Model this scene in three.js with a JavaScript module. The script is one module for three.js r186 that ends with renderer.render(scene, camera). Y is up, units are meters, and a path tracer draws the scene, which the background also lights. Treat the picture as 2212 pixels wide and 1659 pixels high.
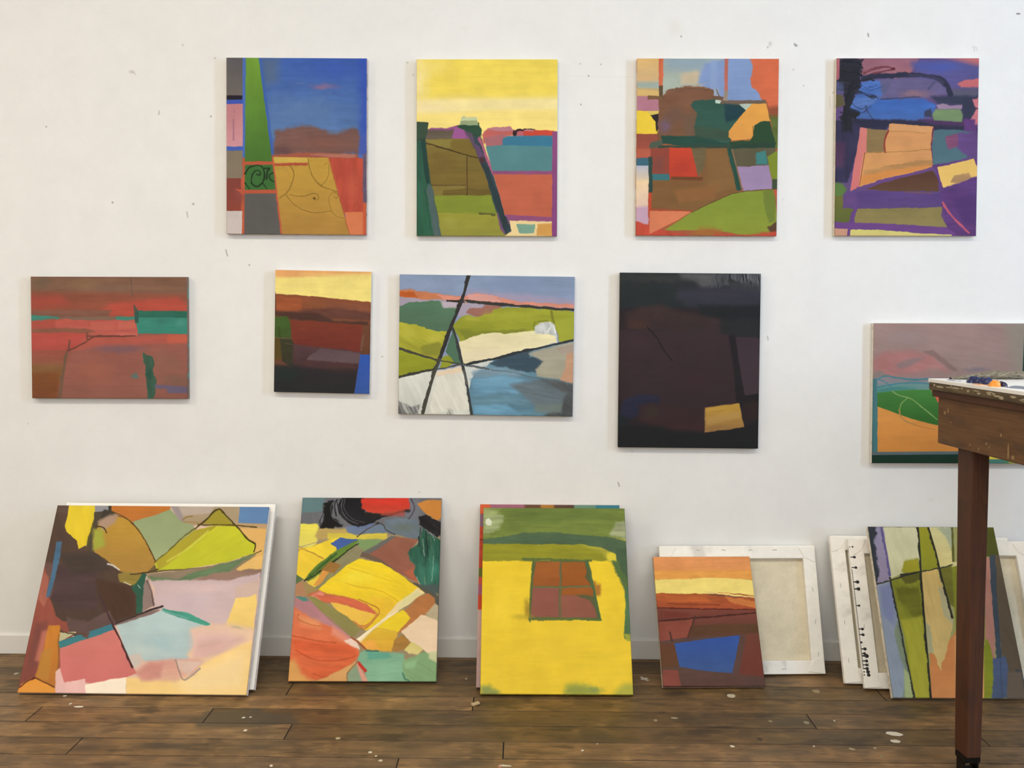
import * as THREE from 'three';
import { RectAreaLightUniformsLib } from 'three/addons/lights/RectAreaLightUniformsLib.js';
import { RoundedBoxGeometry } from 'three/addons/geometries/RoundedBoxGeometry.js';
import { mergeGeometries } from 'three/addons/utils/BufferGeometryUtils.js';

// ---------------------------------------------------------------- camera, sky, lights, exposure
const scene = new THREE.Scene();
const renderer = new THREE.WebGLRenderer({ antialias: true });
renderer.toneMapping = THREE.LinearToneMapping;
renderer.toneMappingExposure = 0.97;
renderer.shadowMap.enabled = true;
scene.background = new THREE.Color(0.6, 0.73, 0.95);            // hazy daylight outside the window

const camera = new THREE.PerspectiveCamera(2 * Math.atan(923 / 2106) * 180 / Math.PI, 2212 / 1846, 0.05, 60);
camera.rotation.order = 'YXZ';
camera.position.set(0, 1.027, 2.85);
camera.rotation.set(-1.8 * Math.PI / 180, 0.65 * Math.PI / 180, 0.28 * Math.PI / 180);
camera.setViewOffset(2212, 1846, 0, 187, 2212, 1659);            // a crop of a larger picture

RectAreaLightUniformsLib.init();
function areaLight(name, color, intensity, w, h, from, to) {
  const l = new THREE.RectAreaLight(color, intensity, w, h);
  l.name = name; l.position.set(...from); l.lookAt(...to); scene.add(l);
  return l;
}
const ROOM = { x0: -4.2, x1: 4.2, z1: 5.4, h: 3.05 };
const WIN = { z0: 2.08, z1: 2.72, y0: 0.7, y1: 2.8 };          // opening in the right wall
const FRONT = { x0: -1.9, x1: 1.9, y0: 0.75, y1: 2.7 };           // wide opening in the wall behind the camera
// cool daylight through the right-hand window
areaLight('window_daylight', new THREE.Color(0.5, 0.7, 1.0), 32, WIN.z1 - WIN.z0 - 0.14, WIN.y1 - WIN.y0 - 0.14, [ROOM.x1 - 0.02, (WIN.y0 + WIN.y1) / 2, (WIN.z0 + WIN.z1) / 2], [0, (WIN.y0 + WIN.y1) / 2, (WIN.z0 + WIN.z1) / 2]);
// softer daylight through the wide window that faces the paintings
areaLight('front_window_daylight', new THREE.Color(1.0, 0.94, 0.82), 2.8, FRONT.x1 - FRONT.x0 - 0.1, FRONT.y1 - FRONT.y0 - 0.1, [0, (FRONT.y0 + FRONT.y1) / 2, ROOM.z1 - 0.02], [0, (FRONT.y0 + FRONT.y1) / 2, 0]);
// [x, z, length, width, intensity, colour] of the ceiling lights, all behind or above the frame
const CEILING_LIGHTS = [
  [-3.2, 2.2, 1.25, 0.34, 38, [1.0, 0.87, 0.68]],
  [-0.7, 2.5, 1.25, 0.34, 30, [1.0, 0.92, 0.78]],
  [1.3, 2.5, 1.25, 0.34, 24, [1.0, 0.91, 0.76]],
];

// ---------------------------------------------------------------- seeded noise
let seed = 20240611;
const rnd = () => { seed = (seed * 1664525 + 1013904223) >>> 0; return seed / 4294967296; };
const NT = 256, noiseTile = new Float32Array(NT * NT);
{
  let amp = 1, sum = 0;
  for (const cells of [16, 32, 64, 128]) {
    const g = Float32Array.from({ length: cells * cells }, rnd), k = cells / NT;
    for (let y = 0; y < NT; y++) for (let x = 0; x < NT; x++) {
      const fx = x * k, fy = y * k, ix = fx | 0, iy = fy | 0, jx = (ix + 1) % cells, jy = (iy + 1) % cells;
      let u = fx - ix, v = fy - iy; u = u * u * (3 - 2 * u); v = v * v * (3 - 2 * v);
      const a = g[iy * cells + ix] + (g[iy * cells + jx] - g[iy * cells + ix]) * u, b = g[jy * cells + ix] + (g[jy * cells + jx] - g[jy * cells + ix]) * u;
      noiseTile[y * NT + x] += amp * (a + (b - a) * v);
    }
    sum += amp; amp *= 0.55;
  }
  let lo = 9, hi = -9; for (const v of noiseTile) { lo = Math.min(lo, v); hi = Math.max(hi, v); }
  for (let i = 0; i < noiseTile.length; i++) noiseTile[i] = (noiseTile[i] - lo) / (hi - lo);
}
// x, y in tile periods
function noise(x, y) {
  x = (x - Math.floor(x)) * NT; y = (y - Math.floor(y)) * NT;
  const ix = x | 0, iy = y | 0, u = x - ix, v = y - iy, jx = (ix + 1) & 255, jy = (iy + 1) & 255, i0 = (iy & 255) * NT, j0 = jy * NT, i = ix & 255;
  const a = noiseTile[i0 + i] + (noiseTile[i0 + jx] - noiseTile[i0 + i]) * u, b = noiseTile[j0 + i] + (noiseTile[j0 + jx] - noiseTile[j0 + i]) * u;
  return a + (b - a) * v;
}
const clamp = (v, a = 0, b = 1) => Math.min(b, Math.max(a, v));
const smooth = (a, b, v) => { const t = clamp((v - a) / (b - a)); return t * t * (3 - 2 * t); };
const rgb = (h) => [parseInt(h.slice(1, 3), 16), parseInt(h.slice(3, 5), 16), parseInt(h.slice(5, 7), 16)];

// ---------------------------------------------------------------- paint: brush fills, strokes and dabs on a canvas
// One op a line. f = filled patch, l = brush stroke, e = dab; s soft edge, r ragged edge, k brush streaks (d their angle), a opacity, c second colour, w stroke width.
// Units: 1000 across the canvas, y downwards.
function spline(p) {
  if (p.length < 3) return p;
  const out = [];
  for (let i = 0; i < p.length - 1; i++) {
    const a = p[Math.max(0, i - 1)], b = p[i], c = p[i + 1], d = p[Math.min(p.length - 1, i + 2)];
    for (let k = 0; k < 4; k++) {
      const t = k / 4, t2 = t * t, t3 = t2 * t;
      out.push([0, 1].map((n) => 0.5 * (2 * b[n] + (c[n] - a[n]) * t + (2 * a[n] - 5 * b[n] + 4 * c[n] - d[n]) * t2 + (3 * b[n] - a[n] - 3 * c[n] + d[n]) * t3)));
    }
  }
  out.push(p[p.length - 1]);
  return out;
}
function paint(W, H, ground, text, offset = 0) {               // ground: a colour, or pixels to go on painting
  const over = typeof ground !== "string", px = over ? ground : new Float32Array(W * H * 3), U = 1000 / W;
  if (!over) { const g0 = rgb(ground); for (let i = 0; i < W * H; i++) px.set(g0, i * 3); }
  const wx = new Float32Array(W * H), wy = new Float32Array(W * H);
  for (let y = 0; y < H; y++) for (let x = 0; x < W; x++) {
    const u = x * U, v = y * U;
    wx[y * W + x] = (noise(u / 900 + offset, v / 900) - 0.5) * 2.2 + (noise(u / 330, v / 330 + offset) - 0.5) * 1.5;
    wy[y * W + x] = (noise(u / 900 + 0.37, v / 900 + 0.61 + offset) - 0.5) * 2.2 + (noise(u / 330 + 0.5 + offset, v / 330) - 0.5) * 1.5;
  }
  let opIndex = 0;
  for (const line of text.split('\n')) {
    const [head, tail] = line.split(':'); if (!tail) continue;
    const words = head.trim().split(/\s+/), kind = words[0], c1 = rgb(words[1]), o = { s: 2, r: 0, a: 1, k: 0.02, d: 0, w: 8 };
    for (const wd of words.slice(2)) { const [key, val] = wd.split('='); o[key] = key === 'c' ? rgb(val) : +val; }
    if (kind === 'f' && o.s >= 8) o.s *= 1.3;
    const c2 = o.c ?? c1;
    let pts = tail.trim().split(/\s+/).map((q) => q.split(',').map(Number));
    opIndex++;
    const ca = Math.cos(o.d * Math.PI / 180), sa = Math.sin(o.d * Math.PI / 180), jit = (opIndex * 0.173) % 1;
    let x0 = 1e9, x1 = -1e9, y0 = 1e9, y1 = -1e9;
    if (kind === 'e') { const [[cx, cy], [rx, ry]] = pts; x0 = cx - rx * 1.5; x1 = cx + rx * 1.5; y0 = cy - ry * 1.5; y1 = cy + ry * 1.5; }
    else {
      if (kind === 'l') pts = spline(pts);
      for (const [x, y] of pts) { x0 = Math.min(x0, x); x1 = Math.max(x1, x); y0 = Math.min(y0, y); y1 = Math.max(y1, y); }
    }
    const gy0 = y0, gy1 = y1, pad = kind === 'e' ? 0 : o.s + o.r * 2 + (kind === 'l' ? o.w : 0) + 1;
    const ix0 = Math.max(0, Math.floor((x0 - pad) / U)), ix1 = Math.min(W - 1, Math.ceil((x1 + pad) / U)), iy0 = Math.max(0, Math.floor((y0 - pad) / U)), iy1 = Math.min(H - 1, Math.ceil((y1 + pad) / U));
    const n = pts.length;
    for (let iy = iy0; iy <= iy1; iy++) for (let ix = ix0; ix <= ix1; ix++) {
      const i = iy * W + ix, X = ix * U + wx[i] * o.r, Y = iy * U + wy[i] * o.r;
      let cover;
      if (kind === 'e') {
        const [[cx, cy], [rx, ry]] = pts, q = Math.hypot((X + wx[i] * rx * 0.25 - cx) / rx, (Y + wy[i] * ry * 0.25 - cy) / ry), sf = o.s >= 2 ? 0.15 : o.s;
        cover = 1 - smooth(1 - Math.min(0.95, sf), 1 + sf * 0.4, q);
      } else if (kind === 'f') {
        let inside = false, d2 = 1e18;
        for (let a = 0, b = n - 1; a < n; b = a++) {
          const ax = pts[a][0], ay = pts[a][1], bx = pts[b][0], by = pts[b][1], ex = bx - ax, ey = by - ay, fx = X - ax, fy = Y - ay;
          if ((ay > Y) !== (by > Y) && X < ex * fy / ey + ax) inside = !inside;
          const t = clamp((fx * ex + fy * ey) / (ex * ex + ey * ey + 1e-9)), dx = fx - ex * t, dy = fy - ey * t, dd = dx * dx + dy * dy;
          if (dd < d2) d2 = dd;
        }
        const sd = Math.sqrt(d2) * (inside ? 1 : -1);
        cover = smooth(-o.s, o.s, sd + 3.5);                          // neighbours overlap a little, as wet paint does
      } else {
        let d2 = 1e18;
        for (let a = 0; a < n - 1; a++) {
          const ax = pts[a][0], ay = pts[a][1], ex = pts[a + 1][0] - ax, ey = pts[a + 1][1] - ay, fx = X - ax, fy = Y - ay;
          const t = clamp((fx * ex + fy * ey) / (ex * ex + ey * ey + 1e-9)), dx = fx - ex * t, dy = fy - ey * t, dd = dx * dx + dy * dy;
          if (dd < d2) d2 = dd;
        }
        cover = smooth(o.s, -o.s, Math.sqrt(d2) - o.w / 2 * (0.85 + 0.3 * wx[i]));
      }
      if (cover <= 0.003) continue;
      const ux = ix * U, uy = iy * U, along = ux * ca + uy * sa, across = uy * ca - ux * sa;
      const st = noise(along / 2600 + jit, across / 420 + jit * 3), fine = noise(along / 1300 + jit * 5, across / 110 + jit);
      let alpha = cover * o.a;
      if (o.k > 0.15) alpha *= clamp(1.25 - (o.k - 0.1) * 2.6 * smooth(0.42, 0.7, fine * 0.6 + st * 0.4));
      const t = gy1 > gy0 ? clamp((uy - gy0) / (gy1 - gy0)) : 0, m = 1 + o.k * ((st - 0.5) * 1.3 + (fine - 0.5) * 0.6) + (noise(ux / 1700 + jit, uy / 1700 + jit) - 0.5) * 0.07;
      const j = i * 3;
      px[j] += (Math.min(255, (c1[0] + (c2[0] - c1[0]) * t) * m) - px[j]) * alpha;
      px[j + 1] += (Math.min(255, (c1[1] + (c2[1] - c1[1]) * t) * m) - px[j + 1]) * alpha;
      px[j + 2] += (Math.min(255, (c1[2] + (c2[2] - c1[2]) * t) * m) - px[j + 2]) * alpha;
    }
  }
  return px;
}
function colourTexture(W, H, px, weave = 0) {                      // px rows run downwards
  const data = new Uint8Array(W * H * 4);
  for (let y = 0; y < H; y++) for (let x = 0; x < W; x++) {
    const i = (y * W + x) * 3, o = ((H - 1 - y) * W + x) * 4;
    const m = weave ? 1 + weave * (((x ^ y) & 1) - 0.5) + weave * (rnd() - 0.5) : 1;
    for (let k = 0; k < 3; k++) data[o + k] = clamp(px[i + k] * m, 0, 255);
    data[o + 3] = 255;
  }
  const t = new THREE.DataTexture(data, W, H); t.colorSpace = THREE.SRGBColorSpace; t.magFilter = THREE.LinearFilter; t.minFilter = THREE.LinearMipmapLinearFilter; t.generateMipmaps = true; t.needsUpdate = true;
  return t;
}
function greyTexture(W, H, fn) {
  const data = new Uint8Array(W * H * 4);
  for (let y = 0; y < H; y++) for (let x = 0; x < W; x++) { const v = clamp(fn(x, y), 0, 1) * 255, o = (y * W + x) * 4; data[o] = data[o + 1] = data[o + 2] = v; data[o + 3] = 255; }
  const t = new THREE.DataTexture(data, W, H); t.magFilter = THREE.LinearFilter; t.wrapS = t.wrapT = THREE.RepeatWrapping; t.needsUpdate = true;
  return t;
}

// ---------------------------------------------------------------- scene helpers
const taken = new Map();
const numbered = (name) => { const n = taken.get(name) ?? 0; taken.set(name, n + 1); return n ? name + '_' + String(n).padStart(3, '0') : name; };
function mesh(name, geometry, material, parent) {
  const m = new THREE.Mesh(geometry, material); m.name = name; m.castShadow = m.receiveShadow = true; parent.add(m);
  return m;
}
function thing(name, label, category, group) {
  const g = new THREE.Group(); g.name = numbered(name); g.userData = { label, category }; if (group) g.userData.group = group;
  scene.add(g); return g;
}
function struct(name, geometry, material, label) {
  const m = geometry ? new THREE.Mesh(geometry, material) : new THREE.Group(); m.name = name; m.userData = { kind: 'structure', label, category: name.split('_')[0] };
  m.castShadow = m.receiveShadow = true; scene.add(m); return m;
}
const box = (x0, x1, y0, y1, z0, z1) => new THREE.BoxGeometry(x1 - x0, y1 - y0, z1 - z0).translate((x0 + x1) / 2, (y0 + y1) / 2, (z0 + z1) / 2);
const std = (color, roughness = 0.8, extra = {}) => new THREE.MeshStandardMaterial({ color, roughness, ...extra });
function planarUV(g, fn) { const p = g.attributes.position, uv = g.attributes.uv; for (let i = 0; i < p.count; i++) { const [u, v] = fn(p.getX(i), p.getY(i), p.getZ(i)); uv.setXY(i, u, v); } return g; }

// ---------------------------------------------------------------- the room
const WALL_W = 3.4, WALL_H = 2.0;                                  // what one repeat of the wall's marks covers
const wallInk = `
e #b4aea4 s=1 a=0.6000000000000001 : 163.3,83.7 2.86,1.59
l #9c968c w=0.48 s=.5 a=0.6400000000000001 : 164.5,83.7 166.9,86.1
l #8a857c w=0.7200000000000001 s=.5 a=0.8 : 186.8,116.7 186.4,119.9
e #9a948a s=0.6 a=0.75 : 89.1,130.4 0.95,0.79
e #9a948a s=0.6 a=0.75 : 231.2,121.3 0.95,0.95
e #86817a s=0.6 a=0.75 : 146.1,195.2 0.95,0.95
e #8c877e s=0.6 a=0.75 : 215.7,196.1 1.11,0.95
l #8a8478 w=0.6400000000000001 s=.5 a=0.8 : 210.1,202.9 210.8,207.6
l #7c7a76 w=0.7200000000000001 s=.5 a=0.8 : 243.5,235.5 245.0,240.6
e #8a857e s=0.6 a=0.75 : 263.8,248.3 0.79,0.79
e #b4aea4 s=0.6 a=0.75 : 207.3,60.8 0.79,0.95
e #aaa49a s=0.6 a=0.75 : 234.6,71.8 0.79,0.79
e #8a867e s=0.6 a=0.75 : 554.5,86.0 0.79,0.95
e #dedcd2 s=1 a=0.375 : 628.5,45.6 7.00,8.27
e #b8b6b0 s=1 a=0.6000000000000001 : 708.3,59.1 1.91,2.23
e #a4a29c s=0.6 a=0.75 : 706.4,61.9 0.95,0.95
e #84817a s=0.6 a=0.75 : 730.3,60.3 1.59,1.11
e #6a6660 s=0.6 a=0.75 : 729.1,59.1 0.95,0.79
l #5a5650 w=0.8800000000000001 s=.5 a=0.8 : 791.0,50.1 791.5,52.4
l #a8a6a0 w=0.48 s=.5 a=0.8 : 880.7,61.6 881.2,64.7
l #b0aea8 w=0.48 s=.5 a=0.8 : 882.5,61.2 883.3,64.3
l #b0aea8 w=0.4 s=.5 a=0.8 : 879.3,61.2 881.7,61.2
l #3a3835 w=0.8800000000000001 s=.5 a=0.8 : 916.2,33.2 918.5,33.2
e #908c84 s=0.6 a=0.75 : 547.3,75.9 0.64,0.64
e #8c8880 s=0.6 a=0.75 : 564.7,76.2 0.64,0.64
e #7c7870 s=0.6 a=0.75 : 548.0,110.3 0.64,0.79
e #a09c94 s=0.6 a=0.75 : 728.2,80.6 0.79,0.64
e #aaa69e s=0.6 a=0.6000000000000001 : 737.1,94.2 0.95,0.64
e #9c988f s=0.6 a=0.75 : 632.9,52.7 0.79,1.11
l #8a8880 w=0.8 s=.5 a=0.8 : 582.4,434.4 583.6,437.6
l #90908a w=0.6400000000000001 s=.5 a=0.8 : 709.4,307.4 709.9,310.6
e #d0cec8 s=1 a=0.44999999999999996 : 594.3,407.4 1.27,1.27
e #deddd8 s=1 a=0.44999999999999996 : 343.6,421.1 3.18,1.59
e #e0ded6 s=1 a=0.30000000000000004 : 447.4,45.9 6.36,3.18
e #a8a6a0 s=0.6 a=0.75 : 410.6,444.0 0.64,0.64
l #c4c0b6 w=0.6400000000000001 s=.5 a=0.5599999999999999 : 759.3,102.8 759.9,112.9
e #b0aca2 s=0.6 a=0.75 : 762.6,100.0 0.95,0.95
e #a8a49a s=0.6 a=0.75 : 400.0,75.4 0.79,0.79
e #b0aca2 s=0.6 a=0.75 : 404.8,85.9 0.79,0.79
e #b4b2ac s=0.6 a=0.75 : 378.4,326.7 0.95,0.95
e #b0aca4 s=0.6 a=0.75 : 70.7,386.6 0.64,0.64
e #d4d4d0 s=1 a=0.5249999999999999 : 720.7,190.3 1.59,1.27
e #e2dfd6 s=1 a=0.375 : 305.0,44.2 4.45,1.91
e #dad9d4 s=1 a=0.375 : 851.3,447.7 3.18,1.91
e #dedcd8 s=1 a=0.375 : 516.6,426.0 3.82,1.27
l #d8d6ce w=0.32000000000000006 s=.5 a=0.48 : 534.4,86.6 597.4,86.9
l #c8c4ba w=0.4 s=.5 a=0.48 : 418.1,30.3 421.3,30.3`;
const wallPx = paint(2048, 1205, '#e7e7e5', wallInk);
for (let y = 0; y < 1205; y++) for (let x = 0; x < 2048; x++) {
  const m = 1 + (noise(x / 2048 * 3, y / 2048 * 3) - 0.5) * 0.022 + (noise(x / 160, y / 160) - 0.5) * 0.008, i = (y * 2048 + x) * 3;
  px3(wallPx, i, m);
}
function px3(a, i, m) { a[i] *= m; a[i + 1] *= m; a[i + 2] *= m; }
const wallTex = colourTexture(2048, 1205, wallPx); wallTex.wrapS = wallTex.wrapT = THREE.MirroredRepeatWrapping;
const rollerBump = greyTexture(256, 256, (x, y) => noiseTile[y * 256 + x] * 0.6 + noise(x / 64, y / 64) * 0.4); rollerBump.repeat.set(9, 9);
const wallMat = new THREE.MeshStandardMaterial({ map: wallTex, roughness: 0.78, bumpMap: rollerBump, bumpScale: 0.0002 });
const plainWall = std('#ece9e2', 0.85), ceilingMat = std('#f2f0ea', 0.9), trimMat = std('#e2e1dd', 0.55);
const { x0: RX0, x1: RX1, z1: RZ1, h: RH } = ROOM, T = 0.14;
struct('wall_back', planarUV(box(RX0 - T, RX1 + T, 0, RH, -T, 0), (x, y) => [(x + WALL_W / 2) / WALL_W, y / WALL_H]), wallMat, 'white painted studio wall with scattered nail holes and scuffs');
struct('wall_left', box(RX0 - T, RX0, 0, RH, 0, RZ1), plainWall, 'plain white side wall to the left of the paintings');
struct('wall_front', mergeGeometries([box(RX0 - T, RX1 + T, 0, FRONT.y0, RZ1, RZ1 + T), box(RX0 - T, RX1 + T, FRONT.y1, RH, RZ1, RZ1 + T), box(RX0 - T, FRONT.x0, FRONT.y0, FRONT.y1, RZ1, RZ1 + T), box(FRONT.x1, RX1 + T, FRONT.y0, FRONT.y1, RZ1, RZ1 + T)]), plainWall, 'white wall with a wide window facing the hung paintings');
struct('wall_right', mergeGeometries([box(RX1, RX1 + T, 0, WIN.y0, 0, RZ1), box(RX1, RX1 + T, WIN.y1, RH, 0, RZ1), box(RX1, RX1 + T, WIN.y0, WIN.y1, 0, WIN.z0), box(RX1, RX1 + T, WIN.y0, WIN.y1, WIN.z1, RZ1)]), plainWall, 'white side wall with a large window opening');
struct('ceiling', box(RX0 - T, RX1 + T, RH, RH + T, -T, RZ1 + T), ceilingMat, 'white studio ceiling');
const glass = new THREE.MeshPhysicalMaterial({ color: 0xffffff, roughness: 0.02, transmission: 1, thickness: 0 });
// local x runs along the wall, z outwards; three lights wide
function windowUnit(name, label, w, h, lights, place) {
  const g = struct(name, null, null, label), f = 0.07;
  mesh('window_frame', mergeGeometries([box(-w / 2, w / 2, 0, f, 0.03, 0.1), box(-w / 2, w / 2, h - f, h, 0.03, 0.1), box(-w / 2, -w / 2 + f, f, h - f, 0.03, 0.1), box(w / 2 - f, w / 2, f, h - f, 0.03, 0.1)]), trimMat, g);
  const step = (w - 2 * f) / lights;
  for (let i = 0; i < lights; i++) {
    const a = -w / 2 + f + i * step;
    if (i) mesh('mullion', box(a - 0.02, a + 0.02, f, h - f, 0.03, 0.1), trimMat, g);
    mesh('pane', box(a + (i ? 0.02 : 0), a + step - (i < lights - 1 ? 0.02 : 0), f, h - f, 0.06, 0.064), glass, g);
  }
  mesh('window_sill', box(-w / 2 - 0.06, w / 2 + 0.06, -0.035, 0, -0.09, 0.03), trimMat, g);
  place(g);
}
windowUnit('window_1', 'tall narrow white framed window in the right wall', WIN.z1 - WIN.z0, WIN.y1 - WIN.y0, 1, (g) => { g.position.set(RX1, WIN.y0, (WIN.z0 + WIN.z1) / 2); g.rotation.y = Math.PI / 2; });
windowUnit('window_2', 'wide white framed studio window facing the paintings', FRONT.x1 - FRONT.x0, FRONT.y1 - FRONT.y0, 3, (g) => { g.position.set((FRONT.x0 + FRONT.x1) / 2, FRONT.y0, RZ1); });
struct('baseboard_back', new RoundedBoxGeometry(RX1 - RX0, 0.058, 0.012, 2, 0.003).translate(0, 0.029, 0.001), trimMat, 'low white baseboard running along the painted wall');
for (const [x, z, len, wid, power, col] of CEILING_LIGHTS) {
  const g = thing('ceiling_light', 'slim white ceiling light with a glowing diffuser ' + (x < -2 ? 'nearest the left wall' : x < 0 ? 'between the other two' : 'nearest the right window'), 'ceiling light', 'ceiling lights');
  g.position.set(x, RH, z);
  const body = mesh('housing', box(-len / 2, len / 2, -0.05, 0, -wid / 2, wid / 2), std('#e8e8e4', 0.5), g);
  const m = new THREE.MeshStandardMaterial({ color: 0xffffff, emissive: new THREE.Color(...col), emissiveIntensity: 2 });
  mesh('diffuser', box(-len / 2 + 0.02, len / 2 - 0.02, -0.058, -0.05, -wid / 2 + 0.02, wid / 2 - 0.02), m, g);
  areaLight('ceiling_light_glow', new THREE.Color(...col), power, len - 0.05, wid - 0.05, [x, RH - 0.062, z], [x, 0, z + 0.0001]);
}

// ---------------------------------------------------------------- floor boards
const BOARD = 0.0889, ROW0 = 0.0285, FX0 = -2.0, FX1 = 2.0, FZ = 1.24;   // texture covers x FX0..FX1, z 0..FZ
// end joints that the picture shows: row -> x
const joints = {4: [-1.232, -0.79], 5: [-0.566], 6: [-1.047, -0.041], 2: [-0.626], 3: [-0.125]};
const rows = [];                                                   // rows of [x0, x1]
for (let r = -1; ROW0 + r * BOARD < RZ1; r++) {
  const cuts = [...(joints[r] ?? [])];
  let x = cuts.length ? cuts[cuts.length - 1] : RX0 + 0.4 + rnd() * 1.6;
  if (!cuts.length) cuts.push(x);
  for (x = Math.max(...cuts) + 1.5 + rnd() * 0.9; x < RX1 - 0.25; x += 1.4 + rnd() * 1.1) cuts.push(x);
  for (x = Math.min(...cuts) - 1.5 - rnd() * 0.9; x > RX0 + 0.25; x -= 1.4 + rnd() * 1.1) cuts.push(x);
  cuts.sort((a, b) => a - b);
  const ends = [RX0, ...cuts, RX1];
  rows.push({ r, z0: Math.max(0, ROW0 + r * BOARD), z1: Math.min(RZ1, ROW0 + (r + 1) * BOARD), spans: ends.slice(1).map((e, i) => [ends[i], e]) });
}
const floorInk = `
f #524b3c s=2 r=4 k=0.12 a=0.75 : 303.6,103.0 333.0,100.2 338.3,109.3 355.4,107.5 360.3,115.6 338.4,120.2 303.4,120.3
e #5a4c3a s=1 a=0.6 : 289.6,111.8 17.3,6.1
e #4a3f30 s=1 a=0.75 : 289.5,150.7 20.3,4.8
e #5b4c3a s=1 a=0.6 : 246.2,151.7 16.2,5.9
e #574836 s=1 a=0.5 : 264.4,114.4 11.5,4.7
e #4e4433 s=1 a=0.6 : 346.8,151.2 10.8,4.8
e #5a4e3e s=1 a=0.6 : 365.5,71.7 12.3,6.2
e #544634 s=1 a=0.6 : 357.6,63.9 9.3,5.5
e #6b4a2c s=1 a=0.5 : 378.4,112.5 11.5,6.8
e #574a36 s=1 a=0.5 : 450.1,105.3 17.5,6.2
e #54452f s=1 a=0.6 : 472.3,111.0 7.5,6.1
e #6a4e30 s=1 a=0.5 : 470.6,132.9 11.2,5.1
e #4c4230 s=1 a=0.7 : 467.2,167.9 21.0,5.6
e #45392a s=1 a=0.85 : 605.4,64.4 10.6,7.1
e #5a4a34 s=1 a=0.5 : 546.0,131.2 14.0,5.7
f #4f412c s=3 r=6 k=0.1 a=0.6 : 537.9,126.2 549.6,121.4 556.6,137.3 542.4,142.0
e #47402f s=1 a=0.6 : 605.9,107.3 17.5,7.5
e #4b4333 s=1 a=0.55 : 672.1,108.5 26.2,9.5
e #4e3e28 s=1 a=0.7 : 605.4,126.7 7.3,5.8
e #3f3424 s=0.4 a=0.8 : 643.0,133.5 2.0,3.2
e #4c4434 s=1 a=0.5 : 644.2,150.6 21.6,7.1
e #5c4526 s=1 a=0.6 : 727.0,151.8 13.5,7.1
e #4d4332 s=1 a=0.5 : 689.0,128.0 25.3,6.4
e #52432f s=1 a=0.5 : 433.1,146.3 16.4,4.8
e #4a3f2d s=1 a=0.6 : 545.7,170.1 15.7,4.4
e #55472f s=1 a=0.4 : 514.7,153.5 13.5,4.1
e #4f4636 s=1 a=0.5 : 746.1,96.3 14.8,6.4
e #5a4a36 s=1 a=0.5 : 216.2,129.0 14.0,5.8
e #564a3a s=1 a=0.5 : 471.8,31.8 19.6,8.7
e #6c5536 s=1 a=0.35 : 507.2,98.3 35.5,5.7
e #8e6f4b s=1 a=0.35 : 450.5,126.9 31.0,5.8
e #8b6b48 s=1 a=0.4 : 282.4,167.4 28.9,5.6
e #8a6a47 s=1 a=0.4 : 235.4,179.6 23.1,4.8
e #8d7049 s=1 a=0.35 : 493.0,138.7 24.9,5.6
e #7d6a45 s=1 a=0.3 : 693.8,63.9 21.8,5.5`;
const FW = 2048, FH = Math.round(FW * FZ / (FX1 - FX0));
const floorTex = (() => {
  const base = paint(FW, FH, '#806040', '');
  const tones = [[118, 93, 61], [127, 100, 67], [110, 87, 55], [121, 97, 68], [113, 90, 56], [131, 104, 69], [106, 85, 56]];
  for (const { r, z0, z1, spans } of rows) {
    if (z0 > FZ) break;
    spans.forEach(([a, b], si) => {
      const tone = tones[Math.floor(noise(r * 0.137 + si * 0.311, si * 0.77 + 0.2) * 13.7) % tones.length], ph = (r * 0.619 + si * 0.383) % 1;
      for (let y = Math.max(0, Math.floor(z0 / FZ * FH)); y < Math.min(FH, Math.ceil(z1 / FZ * FH)); y++) for (let x = Math.max(0, Math.floor((a - FX0) / 4 * FW)); x < Math.min(FW, Math.ceil((b - FX0) / 4 * FW)); x++) {
        const X = x / FW * 4, Z = y / FH * FZ, wob = (noise(X * 0.5 + ph, Z * 2 + ph) - 0.5) * 0.25;
        const grain = noise(X * 0.35 + ph, (Z + wob * 0.02) * 9 + ph * 7), fine = noise(X * 1.1 + ph * 3, Z * 34), blot = noise(X * 0.9 + ph, Z * 2.6 + ph * 2), wear = noise(X * 1.7, Z * 3.5 + 0.4), mott = noise(X * 0.9 + 0.31, Z * 1.9 + ph * 0.4), scuff = noise(X * 2.3 + 0.7, Z * 4.1);
        const m = 1 + (grain - 0.5) * 0.24 + (fine - 0.5) * 0.14 - smooth(0.56, 0.8, blot) * 0.2 + smooth(0.58, 0.85, wear) * 0.16 + (mott - 0.5) * 0.36 + (scuff - 0.5) * 0.16, i = (y * FW + x) * 3;
        const warm = (noise(X * 0.4, Z * 0.6 + 0.3) - 0.5) * 0.14;
        base[i] = tone[0] * m * (1 + warm * 0.4); base[i + 1] = tone[1] * m; base[i + 2] = tone[2] * m * (1 - warm);
      }
    });
  }
  paint(FW, FH, base, floorInk);                                    // stains soaked into the boards
  const t = colourTexture(FW, FH, base); t.wrapS = t.wrapT = THREE.MirroredRepeatWrapping; return t;
})();
const floorBump = greyTexture(512, 512, (x, y) => 0.5 + (noise(x / 512 * 2, y / 512 * 14) - 0.5) * 0.8); floorBump.repeat.set(3, 3);
const boardMats = [0xf2eeea, 0xe9e4de, 0xdedad4, 0xefeae3].map((c) => new THREE.MeshStandardMaterial({ color: c, map: floorTex, roughness: 0.55, bumpMap: floorBump, bumpScale: 0.0008 }));
const floor = struct('floor', null, null, 'worn brown strip wood floor with paint spots');
mesh('subfloor', box(RX0, RX1, -0.06, -0.0003, 0, RZ1), std('#1a130c', 0.95), floor);
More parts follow.
